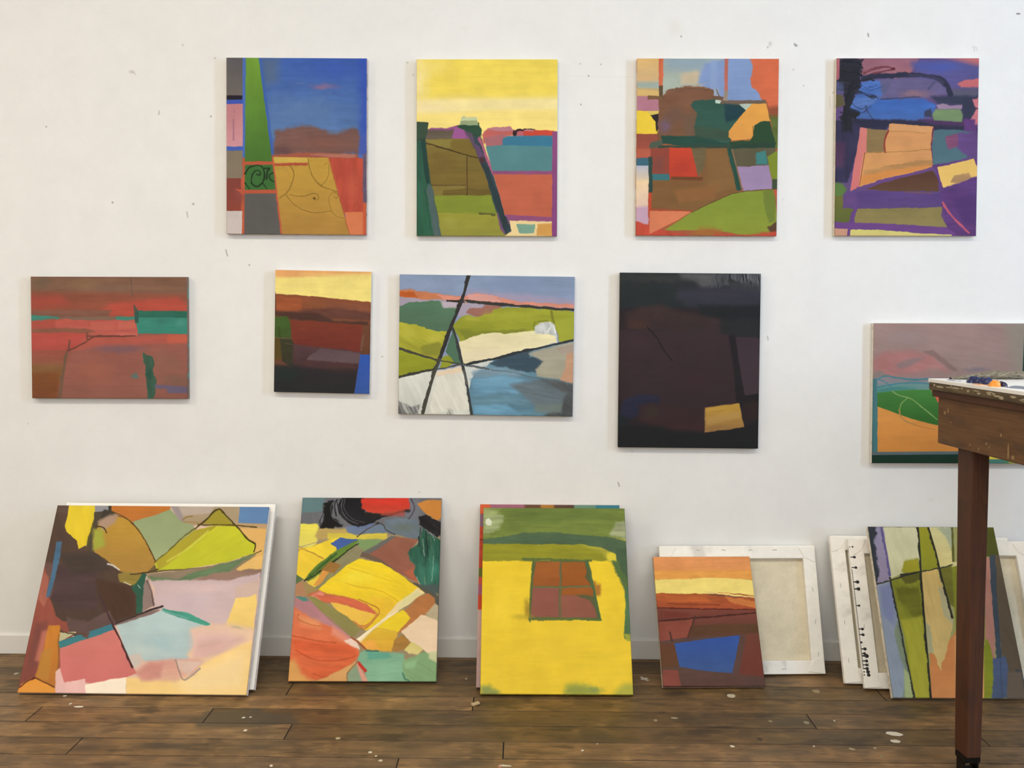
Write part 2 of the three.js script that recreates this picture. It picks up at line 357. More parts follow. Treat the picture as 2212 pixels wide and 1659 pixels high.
function boardGeometry(x0, x1, z0, z1, y) {                         // a board with eased upper edges
  const g = 0.0016, e = 0.0003, a = x0 + g, b = x1 - g, c = z0 + g, d = z1 - g;
  const P = [[a, -0.0015, c], [b, -0.0015, c], [b, -0.0015, d], [a, -0.0015, d], [a, y - e, c], [b, y - e, c], [b, y - e, d], [a, y - e, d], [a + e, y, c + e], [b - e, y, c + e], [b - e, y, d - e], [a + e, y, d - e]];
  const Q = [[0, 4, 5, 1], [1, 5, 6, 2], [2, 6, 7, 3], [3, 7, 4, 0], [4, 8, 9, 5], [5, 9, 10, 6], [6, 10, 11, 7], [7, 11, 8, 4], [8, 11, 10, 9]];
  const pos = [], uv = [];
  for (const [i, j, k, l] of Q) for (const n of [i, j, k, i, k, l]) { pos.push(...P[n]); uv.push((P[n][0] - FX0) / (FX1 - FX0), 1 - P[n][2] / FZ); }
  const geo = new THREE.BufferGeometry(); geo.setAttribute('position', new THREE.Float32BufferAttribute(pos, 3)); geo.setAttribute('uv', new THREE.Float32BufferAttribute(uv, 2)); geo.computeVertexNormals();
  return geo;
}
{
  const far = []; let n = 0;
  for (const { r, z0, z1, spans } of rows) for (const [a, b] of spans) {
    const geo = boardGeometry(a, b, z0, z1, 0.0002 + noise(n * 0.37, r * 0.21) * 0.0006);
    if (z0 < 1.7 && n < 290) mesh(n ? 'floor_board_' + String(n).padStart(3, '0') : 'floor_board', geo, boardMats[(n * 7 + r + 3) % 4], floor); else far.push(geo);
    n++;
  }
  const rest = mesh('floor_boards_beyond', mergeGeometries(far), boardMats[0], floor); rest.userData.kind = 'stuff';
}
// paint splashes and scraps stuck to the boards: [x, z, length, width, turn, colour]
const blobShape = (len, wid, k) => {
  const s = new THREE.Shape(), n = 14;
  for (let i = 0; i < n; i++) { const a = i / n * Math.PI * 2, q = 0.72 + 0.5 * noise(k * 0.31 + i * 0.11, k * 0.17), x = Math.cos(a) * len / 2 * q, y = Math.sin(a) * wid / 2 * q; i ? s.lineTo(x, y) : s.moveTo(x, y); }
  s.closePath(); return s;
};
const splashMats = new Map();
const splashes = [
  [0.9085, 0.4983, 0.0407, 0.0235, -0.35, "#d9d0bc"],
  [0.8952, 0.5393, 0.0245, 0.0177, -0.2, "#cfc6b0"],
  [0.5609, 0.2731, 0.0223, 0.0251, 0, "#c9bca2"],
  [0.7973, 0.2359, 0.0214, 0.0226, 0, "#9a8763"],
  [0.3434, 0.1576, 0.022, 0.0137, 0.4, "#c8c4b6"],
  [0.3498, 0.1676, 0.0103, 0.0102, -0.5, "#bdb9ab"],
  [0.3369, 0.1475, 0.0091, 0.0103, 0.9, "#c2beb0"],
  [-1.1388, 0.3842, 0.0261, 0.0101, 0, "#ddd6c6"],
  [-1.2074, 0.315, 0.0097, 0.0092, 0, "#cfc8b8"],
  [-1.169, 0.3657, 0.0072, 0.0118, 0, "#c8bfac"],
  [-0.6712, 0.5145, 0.009, 0.0104, 0, "#d8d0bc"],
  [-0.6969, 0.441, 0.0093, 0.0069, 0.6, "#ddd8c8"],
  [-0.6803, 0.4378, 0.007, 0.0055, 0.3, "#d4cebc"],
  [-0.5607, 0.6966, 0.0073, 0.0111, 0.4, "#d4c9b4"],
  [-0.3489, 0.6254, 0.0096, 0.0094, 0, "#d2c8b0"],
  [-0.3192, 0.6665, 0.0105, 0.0091, 0, "#cdbfa2"],
  [-0.3332, 0.6438, 0.0064, 0.007, 0, "#c4b698"],
  [-1.4165, 0.1625, 0.0129, 0.0172, 0.3, "#a8a494"],
  [0.7124, 0.4389, 0.0151, 0.0192, 0, "#8f846c"],
  [0.6241, 0.4327, 0.0105, 0.0138, 0, "#8a7c60"],
  [0.4987, 0.5754, 0.0099, 0.0123, 0.8, "#d6cbb2"],
  [0.6916, 0.5711, 0.0044, 0.0074, 0, "#d8d0bc"],
  [0.7855, 0.4263, 0.0047, 0.0083, 0, "#cfc7b2"],
  [0.1434, 0.605, 0.0065, 0.0072, 0, "#d2cab4"],
  [0.3369, 0.4338, 0.0093, 0.0138, 0, "#9c8c6a"],
  [-0.1533, 0.1697, 0.0051, 0.0102, 0, "#c8bca2"],
  [-0.0366, 0.6851, 0.0313, 0.0067, -0.1, "#cfc8b4"],
  [-0.0469, 0.6898, 0.0104, 0.0111, 0, "#b07c60"],
  [0.8326, 0.6228, 0.0086, 0.0141, 0, "#8c7c5a"],
  [0.7766, 0.5837, 0.0153, 0.0097, -0.6, "#a49674"],
  [-0.4377, 0.5541, 0.0133, 0.0125, -0.6, "#b3a27e"],
  [0.1806, 0.5699, 0.0055, 0.0049, 0, "#b8aa8a"],
  [0.3867, 0.4188, 0.0187, 0.0084, -0.2, "#a89c82"],
  [0.8329, 0.5776, 0.0066, 0.0073, 0, "#b4a686"],
];
splashes.forEach(([x, z, len, wid, turn, col], k) => {
  if (!splashMats.has(col)) splashMats.set(col, std(col, 0.6));
  const m = mesh(k ? 'paint_splash_' + String(k).padStart(3, '0') : 'paint_splash', new THREE.ExtrudeGeometry(blobShape(len, wid, k + 1), { depth: 0.0006, bevelEnabled: false }).rotateX(-Math.PI / 2), splashMats.get(col), floor);
  m.position.set(x, 0.0008, z); m.rotation.y = turn;
});

// ---------------------------------------------------------------- canvases
const ART = {
  blue_sky_over_ochre_panel: ['#4a6db0', `
f #3c5daa c=#5878a8 k=.08 : 121,-1 1010,-10 1009,554 116,564
f #3350b0 s=39.4 r=12.3 k=.1 : 954,-1 1010,-2 1009,537 948,572 961,400
e #5d7cac s=1 a=.8 : 538,371 289,131
e #3a58ae s=1 a=.6 : 784,77 228,96
f #5a6d84 s=39.4 a=.75 : 247,2 374,0 364,159 277,194
e #8a6a90 s=1 a=.7 : 696,199 105,21
e #9a6a80 s=1 a=.6 : 670,211 53,11
e #6a7aa8 s=1 a=.5 : 521,178 53,9
f #765650 s=14 r=12.3 k=.10 : 349,519 423,502 555,484 625,479 668,508 738,527 782,541 834,513 931,499 952,554 947,666 694,686 339,682
e #85594e s=1 a=.8 : 694,600 201,53
e #604648 s=1 a=.8 : 405,656 79,35
e #61708e s=.8 a=.7 : 782,526 53,19
f #4458aa s=12.3 r=7 : 952,589 1009,511 1009,691 952,666
f #9d5745 s=7 r=4.4 : 326,687 606,669 939,682 939,713 325,717
f #ad7464 s=7 r=4.4 a=.8 : 597,677 921,680 912,703 694,693
f #b34d3c s=5.3 r=3.5 k=.12 d=90 : 720,705 981,707 981,1096 841,1098
e #bf5d47 s=1 a=.7 : 903,925 53,131
e #a9473a s=1 a=.6 : 816,788 53,61
f #64566e s=7 r=3.5 k=.1 : 979,674 1010,674 1009,1027 978,1027
f #d17a52 s=2.6 r=2.6 : 850,1091 979,1089 981,1252 871,1254
f #c55c3c s=4.4 r=2.6 : 980,1023 1009,1023 1009,1260 979,1261
f #7d4038 c=#8f473a s=4.4 : -14,833 138,831 136,1099 -16,1101
f #b5583f s=6.1 r=4.4 k=.1 d=90 : 111,689 140,689 135,1259 107,1260
f #4a6ab4 s=4.4 r=4.4 k=.1 d=90 : 112,-10 145,-10 139,702 108,702
e #8a4a44 s=1 a=.7 : 91,974 44,53
l #3f62aa w=26.3 s=7 r=4.4 : 236,2 276,271 326,674
f #709a38 c=#477030 s=1.8 r=1.8 k=.05 d=90 : 142,0 227,2 325,736 136,738
f #5c5a5e c=#6c6661 s=2.6 : -10,-8 114,-10 111,271 -13,272
f #211f28 s=1.8 r=1.8 : -13,271 111,270 110,299 -13,301
f #3f57b4 s=1.8 r=1.8 : -13,301 115,299 114,330 -14,331
f #b87c82 c=#cb929a s=1.8 r=1.8 : -14,331 115,328 113,630 -16,631
l #94667c w=12.3 s=5.3 a=.7 : 51,436 51,582
l #94667c w=8.8 s=3.5 a=.7 : 55,368 56,385
f #4562b6 s=1.8 r=1.8 : -16,632 113,631 113,659 -17,661
f #7f7564 c=#857866 s=1.8 r=1.8 : -17,661 113,659 112,849 -18,850
f #cabfbc s=1.8 r=1.8 : -21,1088 109,1089 108,1260 -22,1262
f #b4573e s=3.5 r=2.6 : 115,737 343,734 353,759 114,762
f #b4573e s=4.4 r=3.5 : 73,936 363,927 369,963 113,966
f #3c6c36 s=1.8 : 136,761 343,759 356,928 135,931
l #22351f w=11.4 s=1.8 r=2.6 : 133,823 167,775 220,761 259,778 272,829 258,881 219,912 179,882 182,839 202,806 230,800 244,821 232,832 219,826
l #22351f w=11.4 s=1.8 r=2.6 : 263,786 276,838 265,873
l #22351f w=14 s=1.8 r=2.6 : 272,782 309,782 294,803 289,855
l #22351f w=11.4 s=1.8 r=2.6 : 338,811 309,827 311,855 342,876
l #22351f w=8.8 s=1.8 r=2.6 : 133,883 166,930
l #22351f w=8.8 s=1.8 r=2.6 : 258,881 289,928
f #5c5a58 s=2.6 k=.03 : 134,965 363,962 398,1256 131,1259
f #b85a40 s=2.6 r=2.6 : 329,704 343,704 411,1260 392,1260
f #bd9840 c=#ab8240 s=1.8 r=1.8 k=.04 : 340,703 730,707 882,1253 404,1260
f #c7a850 s=1.8 : 340,703 588,707 584,738 350,741
l #a85239 w=22.8 s=2.6 r=2.6 : 350,753 572,750
l #8a6c2c w=7.9 s=1.8 r=1.8 : 457,762 483,818 465,896 429,957 381,992
l #8a6c2c w=7 s=1.8 r=1.8 : 429,970 464,1017 534,1068 630,1094 749,1080
l #8a6c2c w=6.1 s=1.8 r=1.8 : 455,965 508,977 570,972 613,959 649,963 659,988 644,1004 618,993
e #6b5022 : 629,991 12,9
l #8a6c2c w=7.9 s=1.8 r=1.8 : 584,709 597,791 632,859 693,910 793,943
l #8a6c2c w=6.1 s=1.8 r=1.8 a=.7 : 698,751 728,746 732,815 710,867 675,898 640,876
l #8a6c2c w=6.1 s=1.8 r=1.8 a=.8 : 767,944 732,987 749,1074 788,1116 850,1134
l #8a6c2c w=6.1 s=1.8 r=1.8 : 771,948 798,961 789,987 771,978
l #8f7a48 w=4.4 s=1.8 a=.5 : 356,790 421,780 456,836
l #a85239 w=5.3 s=1.8 r=1.8 : 729,707 882,1249`],
  yellow_sky_over_green_slope: ['#efdc88', `
f #ecd55c c=#edd660 s=8.7 k=.04 : -15,-13 1013,-14 1016,280 -17,282
e #f1e09a s=1 a=.95 : 10,130 96,227
e #edd97a s=1 a=.7 : 115,54 140,79
f #e6d06a s=14 r=5.2 a=.8 : 113,260 313,243 513,268 252,281
f #f1e1a0 s=24.5 k=.03 : -17,284 1016,270 1017,360 -18,379
e #f3dfac s=1 a=.6 : 78,345 192,44
f #f4de84 s=21 k=.03 : -18,392 321,383 513,365 1017,360 1019,534 -20,537
f #5d5a38 s=5.2 : -20,571 461,561 646,1258 -27,1261
f #8c5282 s=5.2 r=5.2 : 68,503 103,487 216,485 299,468 338,510 391,502 469,681 461,724 321,570 67,571
f #5f5546 c=#6b6056 s=8.7 r=5.2 : 59,504 273,500 264,566 54,567
f #9c5a94 s=7.9 r=5.2 : 273,487 312,481 343,540 312,569 255,569
f #7b6b35 c=#75622f s=2.6 r=2.6 k=.07 : 54,566 426,561 478,729 553,966 126,972
f #877c3e s=7 r=3.5 a=.9 : 63,569 251,569 251,639 120,596
f #77662f s=8.7 r=3.5 : 246,588 426,561 461,707 246,639
e #6c5a2c s=1 a=.6 : 189,734 105,79
f #6a5a2b s=6.1 r=4.4 k=.1 : 177,917 355,913 531,924 549,964 174,965
f #81723a s=5.2 r=3.5 : 107,894 346,891 337,910 188,919 179,965 128,966
f #7e8b33 s=3.5 r=3.5 k=.05 : 128,967 544,961 580,1090 152,1087
f #959439 c=#908e3e s=3.5 r=3.5 k=.05 : 156,1086 580,1095 638,1258 164,1260
e #a09c4a s=1 a=.6 : 231,1150 70,52
l #5b5b2c w=17.5 s=4.4 r=5.2 : 452,1090 513,1090 556,1097
l #45351f w=9.6 s=1.7 r=2.6 : 58,588 251,644 391,686 469,705
l #4a3a22 w=7 s=1.7 r=1.7 : 358,686 360,960
l #4a3a22 w=5.2 s=1.7 r=1.7 : 104,889 357,889
f #31594a c=#2f6048 s=2.6 r=2.6 k=.16 d=80 : -11,558 59,564 79,803 104,898 173,1260 -18,1261
f #24423c s=4.4 r=3.5 : 32,569 59,569 93,881 69,872
f #4f6362 s=4.4 r=3.5 k=.1 d=80 : 87,881 107,898 175,1260 126,1260 107,1116 73,924
l #274a3c w=8.7 s=4.4 r=5.2 a=.6 : 56,924 85,1116 98,1203
f #3b4f3f s=3.5 r=4.4 k=.15 : -10,445 79,447 73,511 59,567 -11,569
l #2a3a34 w=7 s=2.6 : -3,566 57,566
f #5c4c60 s=5.2 r=5.2 : 334,493 404,527 478,698 447,711 412,621
f #2f4c3a s=4.4 r=6.1 k=.12 : 293,472 339,451 441,446 461,502 452,557 408,549 391,515 321,493
f #bcc69c s=2.6 r=7.9 k=.15 : 321,407 339,401 356,415 408,404 431,406 436,459 317,459
f #97a67e s=3.5 r=5.2 : 318,438 431,435 436,461 316,461
f #33434e s=5.2 r=5.2 k=.15 d=70 : 404,540 447,561 482,686 548,823 633,1096 682,1210 624,1229 575,1088 504,845 456,729 430,664
f #63486c s=6.1 r=5.2 : 417,596 443,621 478,698 461,724 434,673
f #6e4c70 s=5.2 r=4.4 : 575,1088 633,1101 664,1149 620,1228 602,1201
f #2c3c40 s=4.4 r=4.4 : 461,724 504,767 602,1027 655,1184 629,1219 566,1027
e #4a3038 s=.5 : 465,711 23,23
l #b05f7e w=22.7 s=5.2 r=3.5 : 445,555 504,707 553,810
f #c06660 s=6.1 r=5.2 k=.08 : 468,531 504,489 670,478 692,531 583,548 504,570 478,596
f #b27a86 s=5.2 r=4.4 : 504,490 661,477 687,501 565,503
f #a5686e s=7.9 r=4.4 : 482,557 626,527 622,617 496,617
f #b9636c s=4.4 r=4.4 : 687,501 774,492 766,539 692,539
f #c64a3a s=4.4 r=4.4 : 761,501 971,504 968,539 766,542
l #b98090 w=12.2 s=3.5 : 761,499 827,501
l #33262a w=21 s=3.5 r=7 : 692,510 701,531 713,501 753,499
l #4a3834 w=10.5 s=3.5 r=4.4 : 761,491 835,496
f #3b7794 s=7 r=4.4 k=.06 : 616,561 635,544 963,539 967,618 618,616
f #56858a s=3.5 r=2.6 k=.03 : 494,618 600,608 967,618 967,790 547,793
f #8c5078 s=2.6 r=3.5 : 544,790 973,789 974,816 553,817
f #bd644b s=2.6 r=2.6 k=.03 : 553,814 972,815 973,1120 630,1101
f #8c4f76 s=3.5 r=3.5 : 628,1101 977,1117 977,1149 664,1140
f #ead198 s=4.4 r=4.4 : 662,1142 971,1148 969,1257 611,1258 677,1212
f #7aa28e s=4.4 r=4.4 : 715,1166 840,1167 830,1227 735,1223
f #d09b52 s=7.9 r=4.4 : 862,1164 971,1161 969,1253 859,1243
f #8d4e7e c=#84447a s=2.6 r=3.5 : 968,511 1019,513 1022,1261 966,1253
l #6a4a5a w=8.7 s=3.5 : -9,1253 602,1251`],
  green_block_under_blue_window: ['#a05a3c', `
f #d6b070 c=#ccae84 s=7 k=.04 : -13,-10 165,-11 167,168 -11,169
f #d3ad7c s=17.4 : -11,135 102,134 94,177 -11,177
f #9fb0a8 s=15.7 : -11,167 172,167 173,220 -10,216
f #d1b070 s=14 : -10,212 173,220 173,271 -9,267
f #9aa9a8 c=#aeb2a0 s=5.2 k=.04 : 173,-11 630,-12 635,279 178,280
f #8fa4b4 s=34.9 a=.8 : 187,-6 499,-7 449,82 240,74
f #c4b498 s=12.2 r=5.2 : 301,117 414,87 449,100 433,176 311,177
f #a6b2a6 s=26.2 : 180,117 310,117 277,211 181,220
f #7f95c0 s=15.7 r=7 : 474,31 621,1 630,279 574,287 433,168
f #8aa0c6 s=10.5 a=.7 : 517,14 561,14 565,262 520,202
f #8199c4 c=#7d95c2 s=3.5 k=.03 : 634,-12 830,-12 814,90 807,141 843,218 878,261 879,304 640,304
f #cf6a48 s=7 r=7.8 k=.05 : 795,-12 1022,-13 1028,346 941,364 923,304 879,278 870,252 816,201 806,133 818,73
f #cc6a4a s=2.6 r=2.6 k=.1 d=90 : 154,-11 180,-11 179,211 158,211
f #5e4a38 s=2.6 r=2.6 : 158,194 179,194 178,267 159,267
f #b56c60 s=2.6 r=3.5 k=.08 d=90 : 618,-12 638,-12 635,296 619,296
f #b07888 s=2.6 r=2.6 : -22,270 169,269 170,369 -21,370
f #e8c840 s=1.7 r=2.6 : -21,371 131,372 158,416 155,532 -19,532
f #2c2426 s=2.6 r=4.4 : 101,399 158,389 157,476 142,511 137,442
f #d8c060 s=2.6 r=2.6 : 79,374 157,369 154,386 106,396
f #8a4a3c c=#a4503f s=4.4 r=3.5 k=.06 : -19,535 160,535 162,708 -16,708
f #b35d48 s=7.8 : 5,639 100,639 101,691 5,695
f #3d6678 s=3.5 r=3.5 : -16,706 106,706 106,755 -16,755
f #b4b4c2 c=#e6cda6 s=2.6 r=2.6 : -16,758 89,758 91,880 -14,880
f #e6cba2 c=#dcbfae s=10.5 : -14,863 90,862 92,1060 -11,1060
f #c3a0b6 s=12.2 : -11,1052 90,1043 91,1181 -10,1155
f #bd4c3a s=7 r=8.7 k=.15 d=90 : -10,1155 95,1181 115,1060 170,1207 433,1263 -9,1263
f #b5482f s=2.6 r=2.6 : 91,897 113,897 109,1121 92,1121
f #7a5440 c=#75543c s=3.5 r=7 k=.08 : 182,262 208,237 259,211 381,195 494,206 538,227 543,262 617,274 618,296 418,322 421,553 387,570 156,571 156,280
l #8a6c58 w=12.2 s=5.2 r=7 k=.5 a=.8 : 199,238 285,209 381,198 494,209
l #b0a49a w=8.7 s=5.2 r=7 k=.6 a=.7 : 311,195 389,187 485,176
l #7a5c4a w=10.5 s=5.2 r=7 k=.5 a=.7 : 182,256 312,221 451,215 538,234
e #6e5a78 s=1 a=.8 : 207,476 52,61
f #6c5646 s=26.2 a=.8 : 314,399 419,382 421,553 352,553
e #64504a s=1 a=.5 : 262,399 78,78
f #6a5038 s=3.5 r=3.5 : 79,267 195,267 195,284 80,284
l #7a5a3c w=22.7 s=3.5 r=3.5 : 88,275 173,278
l #6b503c w=19.2 s=3.5 r=3.5 : 539,272 610,277
f #97a3b8 s=3.5 r=3.5 : 542,215 568,210 582,262 543,257
l #66584e w=10.5 s=2.6 r=2.6 : 557,215 591,296 620,433
f #96887c s=3.5 : 621,227 641,227 635,296 609,296
f #6d5c4e s=4.4 r=3.5 : 591,296 905,295 910,319 609,321
f #2f5248 c=#35584c s=5.2 r=5.2 k=.07 : 409,296 556,289 592,321 766,330 784,364 682,484 658,604 422,605 411,476 427,382 383,330
f #3a4f40 s=10.5 r=5.2 k=.1 : 411,476 656,510 657,570 413,553
f #203e46 s=8.7 r=5.2 k=.1 : 618,321 758,330 780,372 681,433 633,441
f #aebdb0 s=2.6 r=2.6 : 727,320 810,319 780,364
f #b7cabc s=3.5 : 557,292 591,296 583,313 557,309
f #5d6a34 s=7 r=5.2 k=.1 : 937,385 1029,385 1034,629 973,630 956,466
f #8a4c34 s=17.4 : 928,347 1028,329 1029,398 942,398
f #29472f s=3.5 r=3.5 k=.05 : 821,467 873,432 934,437 971,569 977,630 667,630 657,587 806,578
f #e0a04a c=#d6964a s=2.6 r=2.6 k=.03 : 814,319 910,317 938,432 873,437 830,467 822,535 805,565 683,574 652,548 654,510 733,407
l #4f3a24 w=5.2 s=2.6 a=.6 : 821,475 824,535 810,563 683,577
f #284a40 s=2.6 r=4.4 k=.1 : 177,549 386,549 526,566 596,591 649,596 649,630 388,617 178,596
f #4d5a4c s=5.2 r=5.2 : 100,592 178,579 187,622 96,626
f #35463a s=3.5 r=3.5 : 161,618 968,604 973,634 161,631
f #2b4436 s=4.4 r=3.5 k=.1 : 666,604 981,587 977,636 667,632
f #7c5a36 s=3.5 r=2.6 k=.06 : 458,635 649,630 716,931 551,1000 395,1073 272,1073 115,1060 117,854 461,849
f #6c5f42 s=8.7 r=4.4 k=.1 : 388,635 492,632 477,768 435,841
f #82603a s=12.2 k=.05 : 501,647 632,647 707,905 515,948
f #7a5634 s=7 r=5.2 : 234,845 479,854 427,905 252,897
f #8a6038 s=12.2 : 270,931 584,888 551,983 307,1017
f #8e4638 s=2.6 r=2.6 : 102,635 235,632 238,815 112,815
e #7a4a44 s=1 a=.7 : 163,742 52,70
f #c2452f c=#b8412e s=2.6 r=2.6 k=.06 : 235,630 383,629 439,836 238,837
e #ad3c2e s=1 a=.7 : 337,759 70,52
f #396e74 s=2.6 r=2.6 : 110,817 232,817 233,854 112,854
f #2e4640 s=3.5 r=3.5 : 89,695 110,695 112,940 92,940
f #6a4226 s=4.4 : 251,835 470,836 461,854 252,849
f #274c40 s=2.6 r=3.5 k=.1 d=70 : 641,632 671,632 746,922 720,927
f #5b5640 s=3.5 r=3.5 : 671,634 981,630 979,758 713,759
f #3e7a78 s=6.1 r=4.4 : 847,664 912,647 927,741 852,741
l #8a6a50 w=10.5 s=3.5 : 676,639 751,922
f #9c86aa s=3.5 r=3.5 k=.03 : 717,763 936,752 965,913 764,929
f #7c8a2e s=4.4 r=4.4 : 930,690 991,655 1034,664 1038,849 964,849 944,759
f #3d4a36 s=4.4 r=3.5 : 964,849 1038,849 1039,922 965,918
f #b5583f s=4.4 : 952,922 1039,922 1040,974 979,974
f #7f9036 c=#869236 s=3.5 r=2.6 k=.03 : 213,1207 395,1086 551,1008 725,941 965,922 984,982 1000,1146 957,1224 783,1241 519,1198 467,1207
f #6e7e34 s=6.1 r=3.5 : 900,935 965,924 988,1000 982,1138 947,1155 919,1060
l #5e4a2a w=7 s=2.6 r=2.6 : 395,1084 551,1007 725,939 965,919
f #a06a34 s=15.7 r=7 a=.8 : 467,1190 607,1207 590,1259 397,1233
f #b84a38 s=10.5 r=7 : 572,1237 783,1246 949,1224 1027,1172 1028,1267 520,1267
f #5a4030 s=7.8 r=5.2 : 939,1190 1009,1146 1010,1207 957,1215
f #d37c58 s=1.7 r=1.7 : 102,1078 384,1079 291,1138 102,1233
l #a04a32 w=12.2 s=2.6 r=2.6 : 115,1065 395,1073`],
  violet_night_with_orange_field: ['#5f4a78', `
f #8d5f70 c=#9a6670 s=8.6 k=.08 : 150,-12 580,-9 514,117 377,125 222,124 161,107
f #9c5f74 s=8.6 : 666,-9 1017,-7 1019,61 907,43 795,9
f #b86a6c s=7.8 r=5.2 : 846,1 1017,-7 1018,53 959,56 890,31
f #54568e c=#5a5288 s=25.9 k=.08 : 529,33 752,13 907,35 1019,61 1022,205 843,230 584,177
e #4a58a2 s=1 a=.9 : 719,59 173,43
f #625a80 s=17.3 k=.07 : 239,150 497,130 713,161 800,246 715,263 500,287 285,286 326,201
f #b86a66 s=7.8 r=5.2 k=.1 : 359,121 496,96 527,105 510,126 411,134
f #c0686c s=6.9 r=4.3 : 855,179 910,158 1021,146 1022,205 885,200
f #4a6cb0 s=8.6 r=8.6 k=.15 : 162,175 274,150 326,176 344,227 310,261 225,286 105,362 96,328 155,243
f #5370ac s=8.6 r=8.6 k=.15 : 95,311 267,261 311,278 243,346 157,380
f #5a5a7c s=10.4 : 309,167 378,176 344,244 318,235
e #8a6a74 s=1 a=.9 : 551,249 121,30
f #5a586e s=15.6 k=.1 : 800,221 1014,214 1016,273 827,272
f #3c64b0 c=#4668a8 s=10.4 r=5.2 k=.08 : 226,346 311,287 621,288 699,331 675,399 589,433 244,431 218,397
f #4664a0 s=12.1 r=6.9 k=.12 : 105,345 243,380 262,431 115,431
f #33374c s=13.8 r=6.9 k=.12 : 672,271 1007,264 1009,350 968,435 891,434 879,323 716,314
f #2c2d42 s=8.6 r=6.9 k=.12 : 123,431 383,436 607,441 676,459 959,426 987,511 677,510 677,476 383,466 332,509 194,491 115,465
f #4a3458 s=10.4 r=5.2 : 589,433 960,435 969,477 711,468
l #2c2e44 w=38 s=6 r=5.2 : 188,141 265,125 377,124 514,116 634,122 721,142 773,187 805,255
l #3a3a52 w=24.2 s=6.9 r=5.2 : 514,117 669,131 747,170
l #474866 w=15.6 s=5.2 a=.7 : 687,169 645,216
l #6a3a44 w=19 s=3.5 r=5.2 k=.3 : 195,103 264,74 341,61 401,73
l #6a3a44 w=13.8 s=3.5 r=5.2 : 256,108 342,91 401,76
e #5a2a34 s=.4 : 397,74 16,12
l #3c3f58 w=10.4 s=4.3 r=4.3 a=.8 : 311,287 448,279 586,271
l #2c3a5c w=8.6 s=3.5 r=5.2 a=.7 : 104,311 174,354 243,329
l #2c3a5c w=8.6 s=3.5 r=5.2 a=.7 : 208,329 226,388 262,431
f #98809a s=4.3 r=4.3 k=.1 : 708,331 746,318 802,336 880,328 880,353 717,352
f #728a62 s=6.9 r=3.5 k=.08 : 679,399 700,361 872,362 886,400 882,441 693,433
f #3a3e56 s=6.9 r=6.9 : 623,373 665,356 675,408 623,407
f #bf7078 s=5.2 r=7.8 k=.1 : 960,290 1016,273 1020,452 978,469 947,434 984,366
l #3a3048 w=12.1 s=3.5 r=4.3 : 957,341 1009,358
f #5c3a72 s=8.6 r=6.9 k=.12 d=80 : 899,426 977,435 983,683 923,691
f #2a2a36 c=#22242a s=6 r=19 k=.25 d=15 : 4,0 168,-2 177,48 161,124 154,201 112,286 79,345 157,380 141,431 28,430 61,328 60,243 7,149 23,72
l #24262e w=34.6 s=6 r=17.3 k=.3 : 154,201 104,285 70,354
l #24262e w=20.7 s=5.2 r=12.1 : 145,149 257,150
l #24262e w=17.3 s=5.2 r=12.1 : 71,379 149,384
l #24262e w=15.6 s=5.2 r=10.4 a=.8 : 155,235 276,278
l #24262e w=15.6 s=5.2 r=10.4 a=.8 : 14,89 178,90
l #1f2128 w=19 s=3.5 r=10.4 : 5,30 99,22 169,48
l #1f2128 w=17.3 s=3.5 r=12.1 : 10,98 101,94 178,111
l #23252c w=15.6 s=3.5 r=12.1 : 3,166 84,158 162,175
l #23252c w=12.1 s=3.5 r=10.4 : -1,221 68,217 146,213
l #1f2128 w=22.5 s=3.5 r=12.1 : 111,175 82,260 57,336 71,431
l #24262e w=12.1 s=3.5 r=10.4 : 27,379 96,362 157,388
l #24262e w=10.4 s=3.5 r=8.6 : 19,417 88,409 145,431
l #2c3f74 w=7.8 s=3.5 r=10.4 a=.8 : 145,183 223,201 283,176
l #2a3660 w=7.8 s=3.5 r=10.4 a=.8 : 129,260 198,235 259,261 294,295
l #2a3660 w=6.9 s=3.5 r=10.4 a=.8 : 96,362 183,380 243,346
l #34508c w=8.6 s=3.5 r=10.4 a=.8 : 154,213 258,218 326,201
f #5a5438 s=8.6 r=6.9 : -18,259 43,260 53,328 -8,345
f #4a5478 s=12.1 r=6.9 a=.7 : -19,174 50,174 43,243 -18,251
f #a8606c s=6.9 : -13,4 17,4 15,140 -11,157
f #33304a c=#33304c s=7.8 r=6.9 k=.18 d=85 : -24,430 167,465 160,568 120,774 79,869 -17,869
f #4c3450 s=17.3 r=6.9 k=.15 d=85 : -13,584 66,602 59,757 -10,774
f #23242c s=10.4 r=10.4 k=.25 d=85 : 45,396 123,414 107,516 47,516
f #cd7a72 c=#c8706f s=2.6 r=2.6 : 176,487 221,500 218,654 201,663 162,904 108,929 137,731
f #87704a s=3.5 r=2.6 k=.05 : 221,500 367,505 334,586 352,661 218,654
f #c98f5c c=#cf955c s=2.6 r=3.5 k=.04 : 379,462 685,480 683,553 672,647 687,755 425,827 166,899 201,661 352,661 347,586 375,509
f #d09a68 s=8.6 a=.7 : 383,466 677,484 669,510 384,500
f #b28452 s=6.9 r=5.2 k=.15 : 203,792 389,753 561,724 682,716 683,746 424,784 199,826
f #cf8848 s=10.4 r=5.2 : 191,826 424,784 639,750 683,754 425,822 174,886
l #96703e w=5.2 s=1.7 r=4.3 : 205,661 352,661 456,655 559,647 672,639
l #8f6a3c w=4.3 s=1.7 r=3.5 a=.7 : 384,517 505,514 635,527
l #8a3a30 w=12.1 s=2.6 r=2.6 : 371,509 344,577 348,661
l #6a3050 w=12.1 s=3.5 r=3.5 : 687,485 675,604 696,759
l #7a3a3a w=5.2 s=2.6 : 205,663 170,899
f #4c6a74 s=3.5 r=3.5 k=.04 : 694,506 815,502 962,520 983,683 906,699 726,750 691,742 680,621
f #7c4a6a s=6 r=6.9 k=.12 : 773,549 859,532 870,622 801,630 778,596
